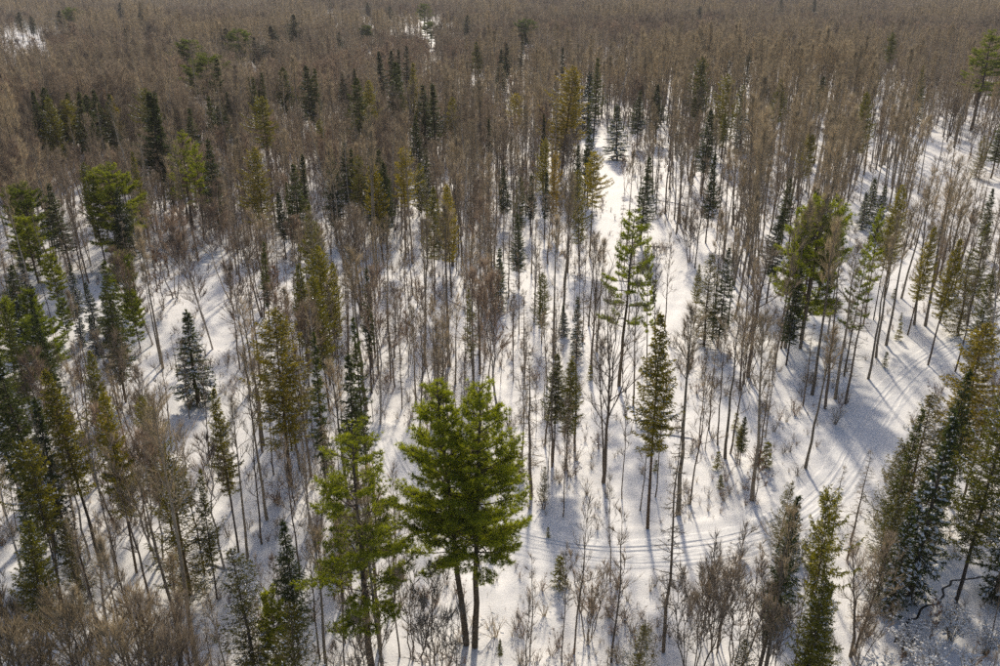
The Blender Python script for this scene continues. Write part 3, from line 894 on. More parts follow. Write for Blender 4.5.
XR = random.Random(23)
for (x0, x1, y0, y1, n, ks) in ((0, 200, 385, 560, 4, 'olive olive snowy olive'), (0, 560, 85, 235, 8, 'olive olive spruce narrow narrow olive spruce'), (770, 1000, 180, 300, 6, 'olive olive layered spruce'), (620, 1000, 45, 160, 12, 'olive olive spruce'),
                                (780, 885, 450, 600, 6, 'cedar olive snowy cedar'), (380, 560, 235, 320, 2, 'olive spruce snowy'), (0, 130, 240, 330, 8, 'snowy snowy dome spruce'), (250, 420, 240, 340, 6, 'olive olive narrow')):
    for _ in range(n):
        k_ = XR.choice(ks.split())
        h_ = XR.uniform(12, 19) if k_ not in ('cedar', 'snowy', 'dome') else XR.uniform(6, 11)
        ex, ey = XR.uniform(x0, x1), XR.uniform(y0, y1)
        if 845 < ex < 955 and ey > 170:
            continue
        CON.append((k_, ex, ey, h_, XR.uniform(.65, .95), XR.randrange(7), None))
for _c in [c for c in CON if c[0] in ('spruce', 'narrow') and 55 < c[2] < 200 and c[1] < 560]:      # firs crowd together in dark groups
    if XR.random() < 0.6:
        CON.append((XR.choice(['spruce', 'narrow', 'olive']), _c[1] + XR.choice([-1, 1]) * XR.uniform(5, 13), _c[2] + XR.uniform(-2, 16), _c[3] * XR.uniform(.75, 1.05), XR.uniform(.8, 1.1), XR.randrange(7), None))
b = at(471, 650)
e = thing('pine_tree', 'twin', 0, b[0], b[1], 23.5, 1.0, 0.0, (0, 0), (1.1, 1.12, 0.95))
record(e, 'twin-trunked pine', 'pine tree', 'pines scattered through the bare forest', 23.5, 'big bright green twin-trunked white pine in front of the rutted trail')
TAKEN.append((b[0], b[1]))
for c in CON:
    place_conifer(*c)

# ------------------------------------------------------------------ bare trees one can follow from root to tip: base x, base y, top y, kind, variant
BARE = [
    (592, 374, 245, 'maple', 1), (633, 408, 260, 'pole', 0), (655, 395, 250, 'pole', 1), (604, 480, 330, 'pole', 2), (575, 455, 300, 'snag', 0), (552, 470, 330, 'snag', 2), (531, 500, 345, 'snag', 1),
    (500, 425, 275, 'birch', 0), (487, 410, 278, 'birch', 1), (474, 395, 240, 'poplar', 1), (480, 372, 225, 'snag', 1), (449, 365, 205, 'poplar', 3), (425, 365, 220, 'poplar', 0), (420, 440, 300, 'pole', 0), (402, 435, 290, 'maple', 3),
    (412, 452, 310, 'clump', 0), (383, 435, 255, 'maple', 0), (380, 425, 240, 'birch', 1), (366, 410, 250, 'maple', 2), (388, 330, 215, 'maple', 2), (440, 470, 330, 'pole', 1), (522, 455, 335, 'pole', 2), (545, 445, 310, 'pole', 0),
    (563, 520, 400, 'pole', 1), (574, 655, 500, 'pole', 2), (530, 660, 560, 'pole', 0), (603, 485, 300, 'maple', 3), (562, 665, 548, 'pole', 1), (663, 655, 410, 'snag', 2), (640, 512, 400, 'pole', 0), (622, 500, 385, 'pole', 1), (690, 505, 380, 'pole', 2),
    (678, 515, 310, 'poplar', 3), (655, 500, 375, 'pole', 1), (725, 460, 305, 'poplar', 0), (730, 455, 330, 'pole', 2), (752, 502, 320, 'poplar', 1), (758, 470, 345, 'snag', 0), (705, 452, 380, 'pole', 0), (765, 440, 320, 'maple', 1),
    (740, 395, 255, 'maple', 2), (748, 380, 250, 'maple', 3), (745, 388, 262, 'clump', 1), (712, 340, 215, 'poplar', 2), (690, 262, 150, 'clump', 1), (695, 268, 160, 'pole', 0), (665, 330, 235, 'pole', 2),
    (775, 370, 225, 'pole', 1), (785, 350, 205, 'poplar', 3), (800, 350, 200, 'poplar', 1), (812, 395, 225, 'poplar', 0), (825, 410, 245, 'snag', 0), (805, 470, 330, 'poplar', 3), (835, 400, 240, 'poplar', 2), (845, 405, 260, 'snag', 1), (855, 415, 270, 'pole', 0), (868, 380, 240, 'poplar', 0), (876, 358, 215, 'poplar', 1), (886, 346, 210, 'poplar', 3), (901, 300, 170, 'poplar', 2),
    (914, 326, 190, 'poplar', 0), (925, 327, 185, 'poplar', 1), (940, 310, 180, 'poplar', 3), (946, 308, 170, 'pole', 0), (935, 280, 160, 'poplar', 2), (950, 360, 215, 'poplar', 0), (962, 350, 215, 'maple', 1), (975, 330, 210, 'poplar', 3), (955, 372, 240, 'pole', 2), (990, 320, 200, 'maple', 0),
    (822, 580, 462, 'snag', 1), (847, 560, 445, 'snag', 0), (812, 595, 490, 'snag', 2),
    (700, 640, 560, 'clump', 0), (715, 650, 540, 'clump', 1), (735, 665, 555, 'clump', 0), (745, 655, 540, 'pole', 1), (690, 690, 560, 'clump', 1), (720, 640, 552, 'snag', 2), (760, 690, 580, 'clump', 0), (852, 655, 570, 'maple', 1), (858, 665, 600, 'clump', 1),
    (765, 680, 540, 'maple', 3), (790, 690, 560, 'pole', 2),
    (205, 575, 425, 'pole', 0), (225, 570, 440, 'birch', 1), (248, 560, 400, 'poplar', 3), (200, 690, 395, 'poplar', 1), (267, 520, 345, 'poplar', 0), (262, 545, 400, 'pole', 2), (232, 510, 400, 'snag', 0), (160, 560, 410, 'birch', 2), (118, 580, 420, 'maple', 1), (90, 560, 400, 'birch', 1), (150, 600, 440, 'maple', 3),
    (60, 600, 430, 'maple', 2), (30, 620, 450, 'maple', 0), (180, 640, 470, 'maple', 2), (140, 660, 500, 'pole', 1), (100, 640, 480, 'maple', 0), (20, 690, 520, 'maple', 3), (75, 520, 380, 'pole', 0), (50, 500, 365, 'birch', 0), (110, 500, 380, 'pole', 1), (135, 520, 395, 'clump', 0),
    (95, 720, 590, 'golden', 0), (40, 740, 610, 'golden', 0), (150, 745, 600, 'golden', 0), (10, 700, 590, 'golden', 0),
    (320, 660, 520, 'pole', 0), (345, 670, 520, 'pole', 1), (385, 690, 500, 'poplar', 3), (395, 600, 470, 'pole', 2), (415, 660, 560, 'clump', 0), (440, 690, 590, 'clump', 1), (370, 700, 580, 'clump', 1), (380, 650, 480, 'maple', 1), (400, 660, 520, 'pole', 0),
    (300, 470, 320, 'maple', 1), (322, 440, 290, 'maple', 3), (340, 395, 280, 'pole', 1), (305, 420, 290, 'birch', 2), (285, 400, 280, 'maple', 0), (250, 395, 265, 'birch', 1), (240, 370, 260, 'maple', 2), (215, 350, 230, 'birch', 0), (232, 300, 190, 'birch', 2), (155, 345, 250, 'birch', 0), (175, 300, 205, 'birch', 2), (140, 320, 220, 'maple', 1),
    (120, 415, 300, 'clump', 1), (190, 420, 330, 'pole', 0), (90, 450, 340, 'maple', 3), (210, 460, 350, 'maple', 0),
    (610, 585, 480, 'pole', 2), (588, 640, 560, 'clump', 1), (770, 540, 470, 'beech', 0), (755, 500, 455, 'beech', 0), (280, 330, 240, 'beech', 0), (165, 310, 235, 'beech', 0), (712, 225, 175, 'beech', 0),
    (930, 640, 600, 'beech', 0),
]
WHAT = dict(aspen=('bare_tree', 'pale-trunked bare aspen', 'bare aspen'), poplar=('bare_tree', 'tall bare poplar', 'bare poplar'), maple=('bare_tree', 'spreading leafless maple', 'bare tree'), birch=('birch_tree', 'pale-stemmed bare birch', 'birch tree'), pole=('bare_tree', 'thin leafless pole tree', 'bare tree'),
            clump=('bare_tree', 'many-stemmed leafless clump', 'bare tree'), snag=('bare_tree', 'straight bare larch pole', 'bare larch'), golden=('bare_tree', 'sunlit tan bare crown', 'bare tree'), beech=('beech_sapling', 'young beech holding rusty leaves', 'beech sapling'))
GRP = dict(aspen='pale bare aspens', poplar='bare poplars', maple='bare maples', birch='bare birches', pole='thin bare trees', clump='bare clumps', snag='bare larches', golden='sunlit bare crowns', beech='beech saplings')

def place_bare(kind, var, x, y, h, label=None):
    wide = R.uniform(0.85, 1.2)
    if kind in ('poplar', 'maple'):
        var = R.randrange(7)
    e = thing(WHAT[kind][0], kind, var, x, y, h, wide, R.uniform(0, 6.28), (R.gauss(0, .028), R.gauss(0, .028)), (.6, .6, .6) if kind == 'golden' else None)
    record(e, WHAT[kind][1], WHAT[kind][2], GRP[kind] + ' of the snowy forest', h, label)

HEIGHTS = dict(aspen=(15, 22), poplar=(16, 24), maple=(11, 18), birch=(10, 17), pole=(10, 18), clump=(5, 10), snag=(10, 19), golden=(7, 11), beech=(3, 8))
for bx, by, ty, kind, var in BARE:
    p = at(bx, by)
    if seg_dist(np.array([p[0]]), np.array([p[1]]), TRAIL)[0] < 3.0:
        continue
    dep = p[1]
    # height from the top pixel over the same spot
    lo, hi = 1.0, 30.0
    for _ in range(40):
        m_ = (lo + hi) / 2
        _, yy = project(p[0], p[1], m_)
        lo, hi = (m_, hi) if yy > ty else (lo, m_)
    h = min(max(lo, HEIGHTS[kind][0]), HEIGHTS[kind][1] * 1.15)
    if kind == 'maple' and (bx, by) not in ((592, 374), (852, 655), (603, 485), (748, 380)):
        kind = R.choice(['pole', 'pole', 'aspen', 'snag', 'poplar'])
        h = min(max(lo, HEIGHTS[kind][0]), HEIGHTS[kind][1] * 1.15)
    lab = None
    if (bx, by) == (592, 374): lab = 'dark thick forked trunk beside the layered pine at centre'
    if (bx, by) == (500, 425): lab = 'rusty-twigged birch with pale forked stems in the middle of the view'
    if (bx, by) == (852, 655): lab = 'bare tree sprawling sideways over the snow at lower right'
    if (bx, by) == (663, 655): lab = 'straight thin pole crossing in front of the rutted trail at bottom centre'
    place_bare(kind, var, p[0], p[1], h, lab)
    TAKEN.append((p[0], p[1]))

# ------------------------------------------------------------------ the rest of the wood, thickened or thinned as the photo shows
def open_factor(x, y):
    """how much of the full density of trees stands at a point of the ground: 0 in clearings, 1 in the wood"""
    px, py = project(x, y, 0)
    f = np.ones_like(px)
    d = np.hypot(x, y)
    near = y < 450
    if near.any():
        xx, yy = x[near], y[near]
        k = smooth(3.2, 5.5, seg_dist(xx, yy, TRAIL)) * smooth(1.6, 3.2, seg_dist(xx, yy, SIDE)) * smooth(1.2, 3.6, seg_dist(xx, yy, SKI)) * smooth(2.0, 5.0, seg_dist(xx, yy, GLADE)) * smooth(2.5, 5.0, seg_dist(xx, yy, ROAD))
        f[near] *= k
    def ell(cx, cy, rx, ry, keep):
        q = ((px - cx) / rx) ** 2 + ((py - cy) / ry) ** 2
        return keep + (1 - keep) * smooth(0.6, 1.35, q)
    for a in ((677, 288, 34, 46, 0.0), (610, 180, 22, 45, 0.1), (640, 440, 120, 120, 0.42), (490, 420, 120, 100, 0.65), (600, 575, 150, 55, 0.10), (820, 470, 90, 60, 0.25), (900, 360, 78, 72, 0.10),
              (205, 350, 75, 75, 0.15), (110, 310, 70, 60, 0.25), (240, 545, 60, 100, 0.15), (900, 600, 130, 70, 0.12), (480, 620, 110, 70, 0.3), (700, 500, 110, 60, 0.10), (760, 430, 60, 70, 0.4),
              (870, 235, 22, 26, 0.1), (905, 320, 30, 30, 0.2), (20, 250, 60, 60, 0.5), (460, 300, 160, 70, 0.6)):
        f = f * ell(*a)
    # far snowy fields
    ang = x / np.maximum(y, 1) + 0.02 * vnoise(x / 40, y / 40, 51)
    d = d * (1 + 0.06 * vnoise(x / 60, y / 60, 52))
    f = f * (1 - 0.55 * smooth(480, 620, px) * smooth(20, 150, py)) * (1 - 0.2 * smooth(250, 330, py))
    patch = np.clip(0.75 + 0.8 * vnoise(x / 13, y / 17, 81) + 0.5 * vnoise(x / 4.5, y / 4.5, 82), 0.08, 1.25)
    f = f * np.where(d < 600, patch, 1.0)
    def sector(a0, a1, d0, d1, keep):
        inside = (ang > a0) & (ang < a1) & (d > d0) & (d < d1)
        return np.where(inside, keep, 1.0)
    f = f * sector(-.62, -.49, 520, 1000, 0.13) * sector(-.12, -.05, 680, 1020, 0.08) * sector(-.24, -.12, 700, 940, 0.3) * sector(-.62, -.50, 430, 560, 0.45)
    return f

rs = np.random.default_rng(77)

def scatter(y0, y1, area, half=0.70):
    """evenly random ground points, one for each 'area' square metres of full wood"""
    pts = []
    A = half * (y1 ** 2 - y0 ** 2) + 2 * 12 * (y1 - y0)
    n = int(A / area)
    y = np.sqrt(rs.uniform(y0 ** 2, y1 ** 2, n))
    x = rs.uniform(-1, 1, n) * (half * y + 12)
    return x, y

tk = np.array(TAKEN)
XS, YS = [], []
for y0, y1, area in ((38, 130, 3.6), (130, 260, 3.2), (260, 520, 6), (520, 900, 17), (900, 1500, 32), (1500, 2700, 75)):
    x, y = scatter(y0, y1, area)
    keep = rs.random(len(x)) < open_factor(x, y)
    x, y = x[keep], y[keep]
    if y0 < 300:
        ok = np.ones(len(x), bool)
        for (a, c) in TAKEN:
            ok &= np.hypot(x - a, y - c) > 1.3
        x, y = x[ok], y[ok]
        order = []
        cell = {}
        for i in range(len(x)):
            key = (int(x[i] // 1.6), int(y[i] // 1.6))
            if any(math.hypot(x[j] - x[i], y[j] - y[i]) < 1.4 for a in (-1, 0, 1) for c in (-1, 0, 1) for j in cell.get((key[0] + a, key[1] + c), ())):
                continue
            cell.setdefault(key, []).append(i)
            order.append(i)
        x, y = x[order], y[order]
    XS.append(x)
    YS.append(y)
FX, FY = np.concatenate(XS), np.concatenate(YS)
FPX, FPY = project(FX, FY, 0)
MIXES = {'near': (('poplar', .17), ('maple', .07), ('aspen', .14), ('birch', .08), ('pole', .34), ('snag', .20)), 'right': (('poplar', .54), ('aspen', .12), ('maple', .06), ('pole', .18), ('snag', .10)), 'left': (('poplar', .14), ('maple', .30), ('aspen', .18), ('birch', .16), ('pole', .14), ('snag', .08)),
         'mid': (('poplar', .24), ('maple', .03), ('aspen', .08), ('birch', .03), ('pole', .40), ('snag', .22)), 'far': (('poplar', .28), ('aspen', .2), ('maple', .30), ('birch', .22))}
kinds, vars_, hs = [], [], []
NK, NH = vnoise(FX / 55, FY / 90, 60), vnoise(FX / 45, FY / 45, 61)
for x, y, px, py, nk, nh in zip(FX, FY, FPX, FPY, NK, NH):
    mix = MIXES['far'] if y > 520 else MIXES['right'] if px > 640 and py < 330 else MIXES['left'] if px < 430 + rs.normal() * 60 else MIXES['mid']
    if y < 170 and mix is MIXES['left']:
        mix = MIXES['near']
    r = min(0.999, max(0.0, 0.45 * rs.random() + 0.55 * (0.5 + 0.75 * nk))) if y > 190 else rs.random()
    for k, w in mix:
        r -= w
        if r <= 0:
            break
    lo, hi = HEIGHTS[k]
    h = rs.uniform(lo, hi) * (0.92 if y < 140 else 1.08 if y < 420 else 0.98) * (1 + 0.18 * nh) * rs.uniform(0.62, 1.12)
    kinds.append(k)
    vars_.append(int(rs.integers(0, len(P[k]))))
    hs.append(h)
kinds, vars_, hs = np.array(kinds), np.array(vars_), np.array(hs)

# no filler tree grows right before a conifer or an opening that the photograph shows clear
CROWN_W = dict(twin=5.0, wpine=3.6, layered=2.6, dome=3.0, spruce=2.3, narrow=1.1, olive=2.0, cedar=2.4, snowy=2.0)
clear = []
for c in CON + [('twin', 465, 386, 23.5, 1.0, 0, None)]:
    far_ = c[2] < 110
    p = at(c[1], c[2], c[3] * (1.3 if far_ else 1.0))
    dist = math.hypot(math.hypot(p[0], p[1]), H - c[3] * .6)
    bx0, by0 = project(p[0], p[1], 0)
    frac = 0.7 if c[0] in ('twin', 'wpine', 'layered', 'dome', 'cedar', 'snowy') else 0.55
    clear.append((c[1], c[2] + (float(by0) - c[2]) * frac * .5, CROWN_W[c[0]] * c[4] * (1 if c[0] == 'twin' else c[3] / 20) * F / dist * (1.2 if far_ else 0.9), (float(by0) - c[2]) * frac * .5 + 3, p[1]))
clear += [(676, 285, 26, 48, 400), (898, 392, 48, 26, 400), (868, 435, 34, 32, 400), (912, 368, 40, 24, 400), (640, 556, 130, 18, 300), (700, 480, 50, 26, 300), (520, 560, 40, 24, 300), (606, 180, 12, 45, 400), (865, 232, 16, 20, 400), (960, 168, 40, 12, 400),
          (795, 455, 38, 34, 300), (235, 480, 18, 60, 200), (215, 560, 16, 40, 200), (200, 340, 36, 40, 300), (940, 600, 40, 26, 200), (645, 420, 30, 30, 300), (402, 480, 14, 30, 300), (900, 325, 14, 26, 400)]
bad = np.zeros(len(FX), bool)
fd = np.hypot(np.hypot(FX, FY), H - hs * .7)
HW = dict(aspen=1.4, poplar=1.6, maple=2.6, birch=2.0, pole=1.0, clump=1.8, snag=1.2)
hw_ = np.array([HW[k] for k in kinds]) * F / fd
for t in (0.0, 0.2, 0.4, 0.55, 0.7, 0.85, 1.0):
    sx, sy = project(FX, FY, hs * t)
    w = np.where(t < 0.4, 2.0, hw_ * 0.6)
    for (cx, cy, rx, ry, cyd) in clear:
        bad |= (FY < cyd - 0.5) & (np.abs(sx - cx) < rx + w) & (np.abs(sy - cy) < ry)
good = ~(bad & (rs.random(len(FX)) < 0.9))
FX, FY, FPX, FPY, kinds, vars_, hs = (q[good] for q in (FX, FY, FPX, FPY, kinds, vars_, hs))

# the ones that show largest are trees of their own
tpx, tpy = project(FX, FY, hs)
inview = (FPX > 5) & (FPX < 995) & (tpy < 640) & (FPY < 735)
show = np.where(inview, hs / np.hypot(np.hypot(FX, FY), H) * (1.0), 0)
N_OWN = 285 - len(BARE)
own = np.argsort(-show)[:max(0, N_OWN)]
for i in own:
    place_bare(kinds[i], vars_[i], FX[i], FY[i], hs[i])
rest = np.ones(len(FX), bool)
rest[own] = False

def joined(kind, var):
    """one mesh holding all parts of a tree, for the mass of the wood"""
    ph, parts = P[kind][var]
    vs, f3s, f4s, m3, m4, mats, n = [], [], [], [], [], [], 0
    J = Mesher()
    J3, J4 = [], []
    for me in parts.values():
        v = np.empty(len(me.vertices) * 3, np.float32)
        me.vertices.foreach_get('co', v)
        tot = np.empty(len(me.polygons), np.int32)
        me.polygons.foreach_get('loop_total', tot)
        lv = np.empty(len(me.loops), np.int32)
        me.loops.foreach_get('vertex_index', lv)
        mi = np.empty(len(me.polygons), np.int32)
        me.polygons.foreach_get('material_index', mi)
        k3 = int((tot == 3).sum())
        f3, f4 = lv[:k3 * 3].reshape(-1, 3), lv[k3 * 3:].reshape(-1, 4)
        J.add(v.reshape(-1, 3), f3, f4)
        J3.append(mi[:k3] + len(mats))
        J4.append(mi[k3:] + len(mats))
        mats += list(me.materials)
    me = J.mesh('wood_' + kind, mats[0])
    for q in mats[1:]:
        me.materials.append(q)
    me.polygons.foreach_set('material_index', np.concatenate(J3 + J4).astype(np.int32))
    return ph, me

def mass(name, label, cat, rows):
    """rows: kind, variant, x, y, z, height, turn, width -> ONE object that scatters copies over its points"""
    protos, index = [], {}
    pc = bpy.data.collections.new(name + '_kinds')
    for r in rows:
        if (r[0], r[1]) not in index:
            ph, me = joined(r[0], r[1])
            o = bpy.data.objects.new('%02d_%s' % (len(protos), r[0]), me)
            pc.objects.link(o)
            index[(r[0], r[1])] = len(protos)
            protos.append(ph)
    me = bpy.data.meshes.new(name)
    n = len(rows)
    me.vertices.add(n)
    me.vertices.foreach_set('co', np.array([[r[2], r[3], r[4]] for r in rows], np.float32).ravel())
    pid = me.attributes.new('pick', 'INT', 'POINT')
    pid.data.foreach_set('value', np.array([index[(r[0], r[1])] for r in rows], np.int32))
    ro = me.attributes.new('turn', 'FLOAT_VECTOR', 'POINT')
    ro.data.foreach_set('vector', np.array([[rs.normal() * .03, rs.normal() * .03, r[6]] for r in rows], np.float32).ravel())
    sc_ = me.attributes.new('size', 'FLOAT_VECTOR', 'POINT')
    sc_.data.foreach_set('vector', np.array([[r[5] / protos[index[(r[0], r[1])]] * r[7]] * 2 + [r[5] / protos[index[(r[0], r[1])]]] for r in rows], np.float32).ravel())
    o = put(bpy.data.objects.new(name, me))
    structure(o, label, cat, 'stuff')
    ng = bpy.data.node_groups.new(name, 'GeometryNodeTree')
    ng.interface.new_socket('Geometry', in_out='INPUT', socket_type='NodeSocketGeometry')
    ng.interface.new_socket('Geometry', in_out='OUTPUT', socket_type='NodeSocketGeometry')
    gi, go = ng.nodes.new('NodeGroupInput'), ng.nodes.new('NodeGroupOutput')
    iop = ng.nodes.new('GeometryNodeInstanceOnPoints')
    ci = ng.nodes.new('GeometryNodeCollectionInfo')
    ci.inputs['Collection'].default_value = pc
    ci.inputs['Separate Children'].default_value = True
    ci.inputs['Reset Children'].default_value = True
    def attr(nm, tp):
        a = ng.nodes.new('GeometryNodeInputNamedAttribute')
        a.data_type = tp
        a.inputs['Name'].default_value = nm
        return next(s for s in a.outputs if s.enabled and s.name == 'Attribute')
    L = ng.links.new
    L(gi.outputs[0], iop.inputs['Points'])
    L(ci.outputs[0], iop.inputs['Instance'])
    iop.inputs['Pick Instance'].default_value = True
    L(attr('pick', 'INT'), iop.inputs['Instance Index'])
    L(attr('turn', 'FLOAT_VECTOR'), iop.inputs['Rotation'])
    L(attr('size', 'FLOAT_VECTOR'), iop.inputs['Scale'])
    L(iop.outputs[0], go.inputs[0])
    md = o.modifiers.new('scatter', 'NODES')
    md.node_group = ng
    return o

zz = terrain(FX[rest], FY[rest])  # heights
rows = [(k, v, x, y, z - 0.02, h, rs.uniform(0, 6.28), rs.uniform(0.9, 1.2) * (1.3 if y > 520 else 1.12 if y > 260 else 1.0)) for k, v, x, y, z, h in zip(kinds[rest], vars_[rest], FX[rest], FY[rest], zz, hs[rest])]
mass('leafless_forest', 'grey brown leafless woods stretching away to the far hills', 'forest', rows)

# young growth sticking out of the snow
bx_, by_ = [], []
for y0, y1, area in ((40, 110, 0.8), (110, 200, 1.5), (200, 340, 4.0)):
    x, y = scatter(y0, y1, area)
    of = open_factor(x, y)
    dt = seg_dist(x, y, TRAIL)
    pch = smooth(-0.55, 0.5, vnoise(x / 7, y / 7, 40) + 0.5 * vnoise(x / 2.5, y / 2.5, 41))
    _, ppy = project(x, y, 0)
    keep = (rs.random(len(x)) < np.maximum(0.9 * pch * (0.45 + 0.55 * of), np.where(ppy > 600, 0.55 * np.sqrt(pch), 0))) & (dt > 3.3) & (seg_dist(x, y, SIDE) > 1.4) & (seg_dist(x, y, SKI) > 1.0 + 2.5 * (y > 110)) & (seg_dist(x, y, GLADE) > 3) & (seg_dist(x, y, CREEK) > 1.2)
    bx_.append(x[keep])
    by_.append(y[keep])
bx_, by_ = np.concatenate(bx_), np.concatenate(by_)
bz_ = terrain(bx_, by_)
rows = [('thicket', int(rs.integers(0, 3)), x, y, z, 0.3 + 2.1 * rs.random() ** 2.0, rs.uniform(0, 6.28), rs.uniform(0.8, 1.6)) for x, y, z in zip(bx_, by_, bz_)]
mass('undergrowth', 'thin brown brush and saplings poking through the snow', 'undergrowth', rows)

# ------------------------------------------------------------------ single shrubs, young firs, logs
for bx, by, h, kind, lab in [
    (905, 655, 3.4, 'frosted', 'frost-covered bush below the dark creek bend'), (950, 640, 3.8, 'frosted', 'largest frosted bush near the bottom right corner'), (985, 655, 3.2, 'frosted', 'frosted bush in the bottom right corner'),
    (925, 690, 4.2, 'frosted', 'sunlit tan frosted bush cut by the bottom edge'), (965, 700, 4.0, 'frosted', 'pale frosted bush at the bottom edge under the creek'), (880, 690, 3.0, 'frosted', 'small frosted bush left of the others at bottom right'),
    (835, 425, 2.6, 'frosted', 'snowy bush at the foot of trunks where the trail bends'), (930, 545, 2.8, 'frosted', 'white twiggy bush below the golden brown cedar'), (900, 530, 3.0, 'frosted', 'snow-dusted bush tucked between cedar and fir at lower right'), (800, 560, 2.8, 'frosted', 'snow-dusted bush beside the slim spruce spire'),
    (770, 615, 3.2, 'frosted', 'snowy bush among the many-stemmed clumps at the bottom'), (740, 560, 1.8, 'frosted', 'low snowy bush just below the trail')]:
    p = at(bx, by)
    e = thing('frosted_bush', kind, R.randrange(2), p[0], p[1], h, R.uniform(.9, 1.2), R.uniform(0, 6.28))
    record(e, 'frosted bush', 'bush', 'frosted bushes beside the creek and trail', h, lab)
for k, (bx, by, h) in enumerate([(898, 340, 2.6), (884, 368, 2.2), (893, 300, 1.6), (868, 248, 2.4), (876, 258, 2.0), (900, 322, 1.4), (720, 490, 1.5), (716, 472, 2.2), (764, 470, 3.0), (560, 590, 3.0), (548, 540, 1.2), (520, 480, 3.0), (512, 465, 3.4), (655, 475, 1.4), (735, 430, 2.2), (590, 380, 2.0), (572, 372, 2.2)]):
    p = at(bx, by)
    e = thing('fir_sapling', 'youngfir', 0, p[0], p[1], h, R.uniform(.9, 1.3), R.uniform(0, 6.28), (0, 0), (1.3, 1.3, 1.0))
    record(e, 'young green fir sapling', 'fir sapling', 'young firs in the snow', h)

def log(px0, py0, px1, py1, r, label, lift=0.03, stick=0):
    a, b_ = at(px0, py0), at(px1, py1)
    rng = np.random.default_rng(int(px0 * 7 + py0))
    n = 9
    t = np.linspace(0, 1, n)[:, None]
    p = a + (b_ - a) * t
    p[:, :2] += np.cumsum(rng.normal(size=(n, 2)) * 0.07, axis=0)
    p[:, 2] = terrain(p[:, 0], p[:, 1]) + lift * (0.4 + 0.6 * np.sin(t[:, 0] * 2.6)) + r * 0.3
    e = bpy.data.objects.new('fallen_log', None)
    COL.objects.link(e)
    o = p[0].copy()
    e.location = o
    T, S, B = Mesher(), Mesher(), Mesher()
    q = p - o
    r = r * 0.72
    q[:, 2] -= 0.04
    T.tube(q, r * np.linspace(1.1, 0.4, n), 7)
    for s in range(10):
        u_ = rng.uniform(0.2, 0.98)
        b0 = along(q, u_)
        d = unit(rng.normal(size=3) + np.array([0, 0, 0.9]))
        B.tube([b0, b0 + d * rng.uniform(0.3, 1.1)], [r * .22, 0.008], 3)
    put(bpy.data.objects.new('trunk', T.mesh('trunk', M['bark'], True)), e)
    put(bpy.data.objects.new('branches', B.mesh('branches', M['dead_twig'])), e)['kind'] = 'stuff'
    sp = q.copy()
    sp[:, 2] += r * np.linspace(1.1, 0.4, n) * 0.75
    S.tube(sp, r * np.linspace(1.25, .55, n) * rng.uniform(0.75, 1.15, n), 6)
    put(bpy.data.objects.new('snow', S.mesh('snow', M['cap'], True)), e)
    e['label'], e['category'], e['group'] = label, 'fallen log', 'fallen logs lying in the snow'

for L_ in [
    (445, 300, 478, 316, .14, 'snowy log lying across the shaded hollow left of centre'), (640, 432, 690, 442, .13, 'long log below the olive fir with the bare pole trunk'),
    (768, 585, 805, 583, .13, 'pale snow-topped log beside the snow-flecked fir'),
    (880, 615, 912, 622, .14, 'short log near the open creek'), (205, 565, 232, 572, .14, 'short log on the blue shaded slope at lower left'), (655, 200, 720, 214, .13, 'far log in the poplar stand above the glade'),
    (645, 246, 672, 247, .13, 'short dark log at the top of the glade')]:
    log(*L_)

# ------------------------------------------------------------------ thin winter air
hm = bpy.data.materials.new('haze')
hm.use_nodes = True
hm.node_tree.nodes.remove(hm.node_tree.nodes['Principled BSDF'])
pv = hm.node_tree.nodes.new('ShaderNodeVolumePrincipled')
pv.inputs['Color'].default_value = (0.95, 0.95, 1.0, 1)
pv.inputs['Density'].default_value = 0.00011
hm.node_tree.links.new(pv.outputs[0], hm.node_tree.nodes['Material Output'].inputs['Volume'])
hz = Mesher()
x0, x1, y0, y1, z0, z1 = -2800, 2800, -220, 3350, -8, 135
hz.add([(x, y, z) for z in (z0, z1) for y in (y0, y1) for x in (x0, x1)], None, [(0, 2, 3, 1), (4, 5, 7, 6), (0, 1, 5, 4), (2, 6, 7, 3), (0, 4, 6, 2), (1, 3, 7, 5)])
structure(put(bpy.data.objects.new('haze', hz.mesh('haze', hm))), 'thin pale winter haze hanging over the whole forest', 'haze', 'stuff')

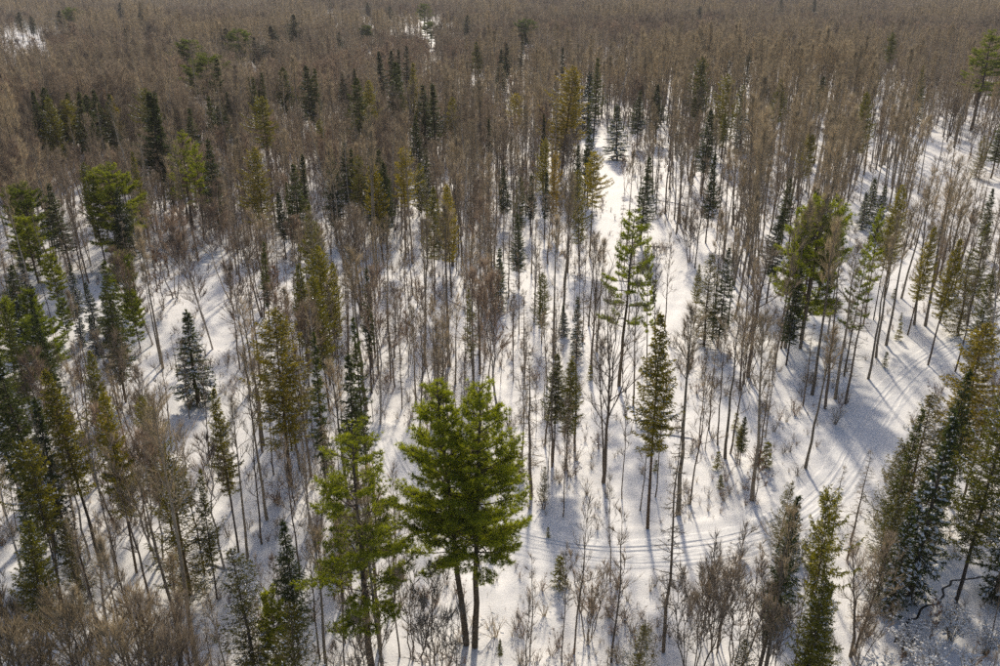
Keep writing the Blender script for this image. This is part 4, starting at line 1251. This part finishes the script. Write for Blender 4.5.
# ------------------------------------------------------------------ labels: what each tree looks like and what it stands beside
LANDMARKS = [(it['label'], it) for it in ITEMS if it['label']]
SHORT = [('twin-trunked white pine', 'the twin-trunked pine'), ('standing alone beside the sunlit glade', 'the layered glade pine'), ('long bare pole trunk', 'the pole-trunked fir by the trail'), ('broad golden olive fir', 'the broad golden fir'),
         ('alone in the left clearing', 'the lone snowy spruce'), ('spreading yellow-green pine', 'the spreading foreground pine'), ('beside the blue shaded', 'the dark slope cedar'), ('spire top by the left edge', 'the left edge fir'),
         ('wide dull green cedar', 'the dull green cedar clump'), ('in the lower right thicket', 'the snow-flecked fir'), ('overhanging the rutted trail', 'the golden brown cedar'), ('wide white skirt', 'the snow-skirted spruce'),
         ('dense green rounded pine', 'the rounded pine among trunks'), ('slim olive fir above', 'the side trail fir'), ('high at the right edge', 'the high right pine'), ('beside an olive spire', 'the big rounded left pine'),
         ('flat tiers beside', 'the pale tiered pine'), ('full pale olive fir', 'the full pale fir'), ('olive fir column', 'the olive fir column'), ('broadest of the cluster', 'the black-green spruce cluster'),
         ('left of the bright snow gap', 'the upper snow gap fir'), ('left one of two', 'the two thin hollow firs'), ('rusty-twigged birch', 'the rusty birch'), ('dark thick forked', 'the dark forked trunk'), ('grey-green cedar leaning', 'the glade rim cedar'),
         ('small snowy spruce cone', 'the small snowy spruce cone'), ('large golden olive fir', 'the right edge golden fir'), ('squat wide pine dome', 'the squat pine dome')]
LM = []
for key, name in SHORT:
    for lab, it in LANDMARKS:
        if key in lab:
            LM.append((name, it))
            break
for name, kx, ky in (('the far snowy field', 30, 45), ('the far snow strip', 425, 40), ('the bare golden hill crest', 760, 30), ('the upper right road', 950, 160)):
    LM.append((name, dict(b=(kx, ky), t=(kx, ky))))
ORD = ['', 'second ', 'third ', 'fourth ', 'fifth ', 'sixth ', 'seventh ', 'eighth ', 'ninth ', 'tenth ', 'eleventh ', 'twelfth ', 'thirteenth ', 'fourteenth ', 'fifteenth ', 'sixteenth ', 'seventeenth ', 'eighteenth ', 'nineteenth ', 'twentieth ']
used = {}
todo = []
for it in ITEMS:
    if it['label']:
        used[it['label']] = 1
        continue
    best = None
    for name, lm in LM:
        dx, dy = it['b'][0] - lm['b'][0], it['b'][1] - lm['b'][1]
        r = math.hypot(dx, dy * 1.4)
        if best is None or r < best[0]:
            best = (r, name, dx, dy)
    it['rel'] = best
    todo.append(it)
todo.sort(key=lambda i: i['rel'][0])
for it in todo:
    cand = sorted(((math.hypot(it['b'][0] - lm['b'][0], (it['b'][1] - lm['b'][1]) * 1.4), name, it['b'][0] - lm['b'][0], it['b'][1] - lm['b'][1]) for name, lm in LM), key=lambda c: c[0])
    for r, name, dx, dy in cand:
        if abs(dx) > abs(dy) * 1.2:
            side = 'left of' if dx < 0 else 'right of'
        else:
            side = 'beyond' if dy < 0 else 'in front of'
        key = (it['what'], side, name)
        if used.get(key, 0) < 9:
            break
    k = used.get(key, 0)
    used[key] = k + 1
    it['label'] = '%s%s%s %s %s' % (ORD[k], it['what'], '' if k else ' nearest', side, name)
for it in ITEMS:
    o = it['o']
    o['label'], o['category'], o['group'] = it['label'], it['cat'], it['group']
print('individual trees', len(ITEMS), 'mass', int(rest.sum()), 'brush', len(bx_), 'tris', sum(len(m.polygons) for m in bpy.data.meshes))
